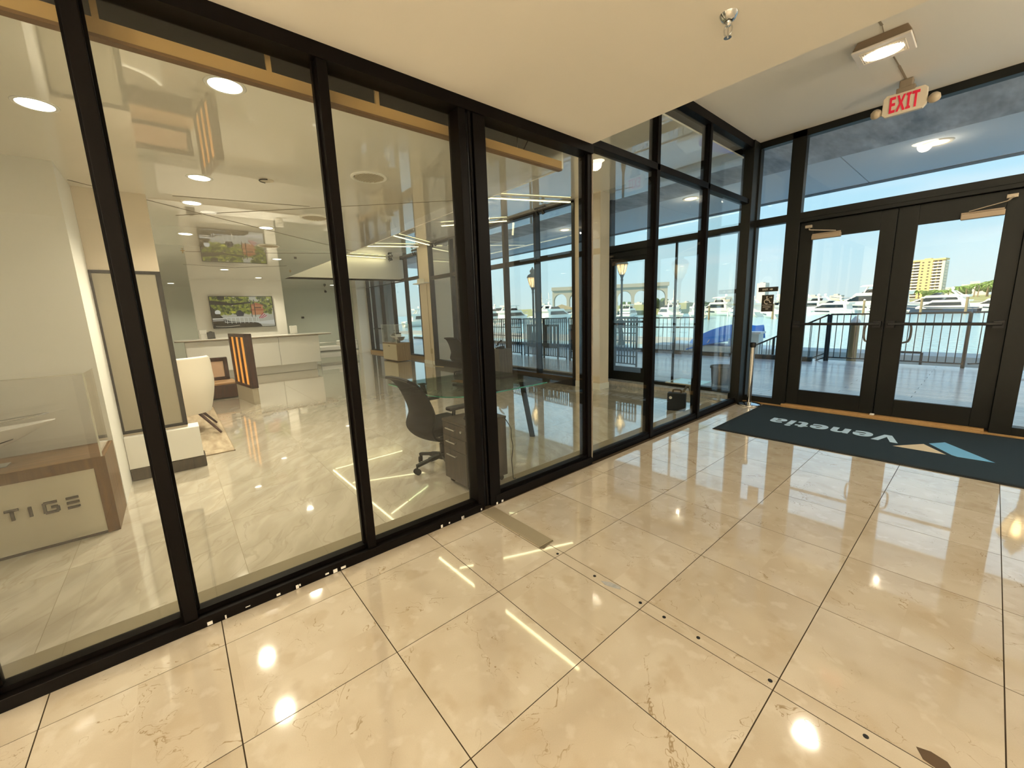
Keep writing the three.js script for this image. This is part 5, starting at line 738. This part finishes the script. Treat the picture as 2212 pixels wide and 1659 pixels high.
  // arched causeway bridge
  const b = thing('causeway_bridge', 'pale arched road bridge behind the office exit door', 'bridge', [-81, 0, -114], 0.62);
  for (let k = -4; k < 3; k++) { const s = new THREE.Shape(), a = k * 5.2; s.moveTo(a, YW); s.lineTo(a, 8.0); s.lineTo(a + 5.2, 8.0); s.lineTo(a + 5.2, YW); s.lineTo(a + 4.75, YW); s.lineTo(a + 4.75, 4.6); s.absellipse(a + 2.6, 4.6, 2.15, 2.3, 0, PI, false); s.lineTo(a + 0.45, YW); s.closePath(); obj('arch_span', new THREE.ExtrudeGeometry(s, { depth: 3, bevelEnabled: false, curveSegments: 14 }), M.bridge, b); }
  obj('road_deck', bx(-21, 16, 8.0, 8.5, -0.5, 3.5), M.bridge, b); obj('parapet', bx(-21, 16, 8.5, 9.1, 3.3, 3.5), M.bridge, b);
  // person walking on the quay
  const sd = (bones, k, c, half, res) => { const mc = new MarchingCubes(res, M.white, false, false, 60000); mc.isolation = 0; mc.reset?.(); const P = new THREE.Vector3(), ab = new THREE.Vector3(), ap = new THREE.Vector3(); for (let z = 0; z < res; z++) for (let y = 0; y < res; y++) for (let x = 0; x < res; x++) { P.set((x - res / 2) / (res / 2) * half + c.x, (y - res / 2) / (res / 2) * half + c.y, (z - res / 2) / (res / 2) * half + c.z); let d = 0, e = 0; for (const [A, Bn, r0, r1] of bones) { ab.subVectors(Bn, A); ap.subVectors(P, A); const tt = clamp(ap.dot(ab) / Math.max(1e-6, ab.lengthSq())); e += Math.exp(-k * (ap.addScaledVector(ab, -tt).length() - lerp(r0, r1, tt))); } d = -Math.log(Math.max(e, 1e-30)) / k; mc.field[x + y * res + z * res * res] = -d; } mc.update(); const cnt = mc.count, pos = new Float32Array(cnt * 3), nor = new Float32Array(cnt * 3); for (let i = 0; i < cnt * 3; i++) { pos[i] = mc.positionArray[i] * half + [c.x, c.y, c.z][i % 3]; nor[i] = mc.normalArray[i]; } const g = new THREE.BufferGeometry(); g.setAttribute('position', new THREE.BufferAttribute(pos, 3)); g.computeVertexNormals(); return g; };
  const J = { hip: V(0, 0.92, 0), ch: V(0.02, 1.36, 0), nk: V(0.03, 1.46, 0), hd: V(0.05, 1.60, 0), lk: V(0.14, 0.50, 0.09), lf: V(0.02, 0.08, 0.10), lt: V(0.2, 0.05, 0.10), rk: V(-0.02, 0.50, -0.09), rf: V(-0.26, 0.16, -0.1), rt: V(-0.14, 0.05, -0.1) };
  const arm = (s, f) => [[V(0.02, 1.40, s * 0.17), V(f * 0.1, 1.13, s * 0.23), 0.05, 0.042], [V(f * 0.1, 1.13, s * 0.23), V(f * 0.24 + 0.03, 0.90, s * 0.22), 0.04, 0.03], [V(f * 0.24 + 0.03, 0.90, s * 0.22), V(f * 0.28 + 0.05, 0.82, s * 0.21), 0.035, 0.025]];
  const pe = thing('person', 'person in dark top and shorts walking on the quay with a backpack', 'person', [-18.84, -0.82, -27.1], 2.5);
  obj('body', sd([[J.hip, J.ch, 0.15, 0.16], [V(0, 1.36, -0.12), V(0, 1.36, 0.12), 0.07, 0.07], [J.nk, J.hd, 0.055, 0.06], [V(0.05, 1.58, 0), V(0.06, 1.65, 0), 0.085, 0.09], [V(0, 0.9, 0.08), J.lk, 0.09, 0.06], [J.lk, J.lf, 0.06, 0.04], [J.lf, J.lt, 0.04, 0.035], [V(0, 0.9, -0.08), J.rk, 0.09, 0.06], [J.rk, J.rf, 0.06, 0.04], [J.rf, J.rt, 0.04, 0.035], ...arm(1, -1), ...arm(-1, 1)], 28, V(0, 0.86, 0), 0.95, 64), S('#b98c6a', 0.7), pe);
  obj('shirt', sd([[V(0, 0.98, 0), J.ch, 0.165, 0.175], [V(0, 1.37, -0.13), V(0, 1.37, 0.13), 0.085, 0.085], [V(0.02, 1.40, 0.17), V(-0.07, 1.2, 0.22), 0.07, 0.065], [V(0.02, 1.40, -0.17), V(0.07, 1.2, -0.22), 0.07, 0.065]], 30, V(0, 1.2, 0), 0.5, 48), S('#23262c', 0.8), pe);
  obj('shorts', sd([[V(0, 0.98, 0), V(0, 0.9, 0), 0.165, 0.165], [V(0, 0.9, 0.08), V(0.11, 0.58, 0.09), 0.11, 0.09], [V(0, 0.9, -0.08), V(-0.02, 0.58, -0.09), 0.11, 0.09]], 30, V(0, 0.8, 0), 0.45, 48), S('#3a3f48', 0.8), pe);
  obj('hair', ball(0.1, 0.04, 1.67, 0, 1.05, 0.85, 1, 14), S('#20160f', 0.8), pe); obj('backpack', rbx(-0.32, -0.15, 1.05, 1.45, -0.15, 0.15, 0.05, 3), S('#16181c', 0.8), pe);
}
renderer.render(scene, camera);
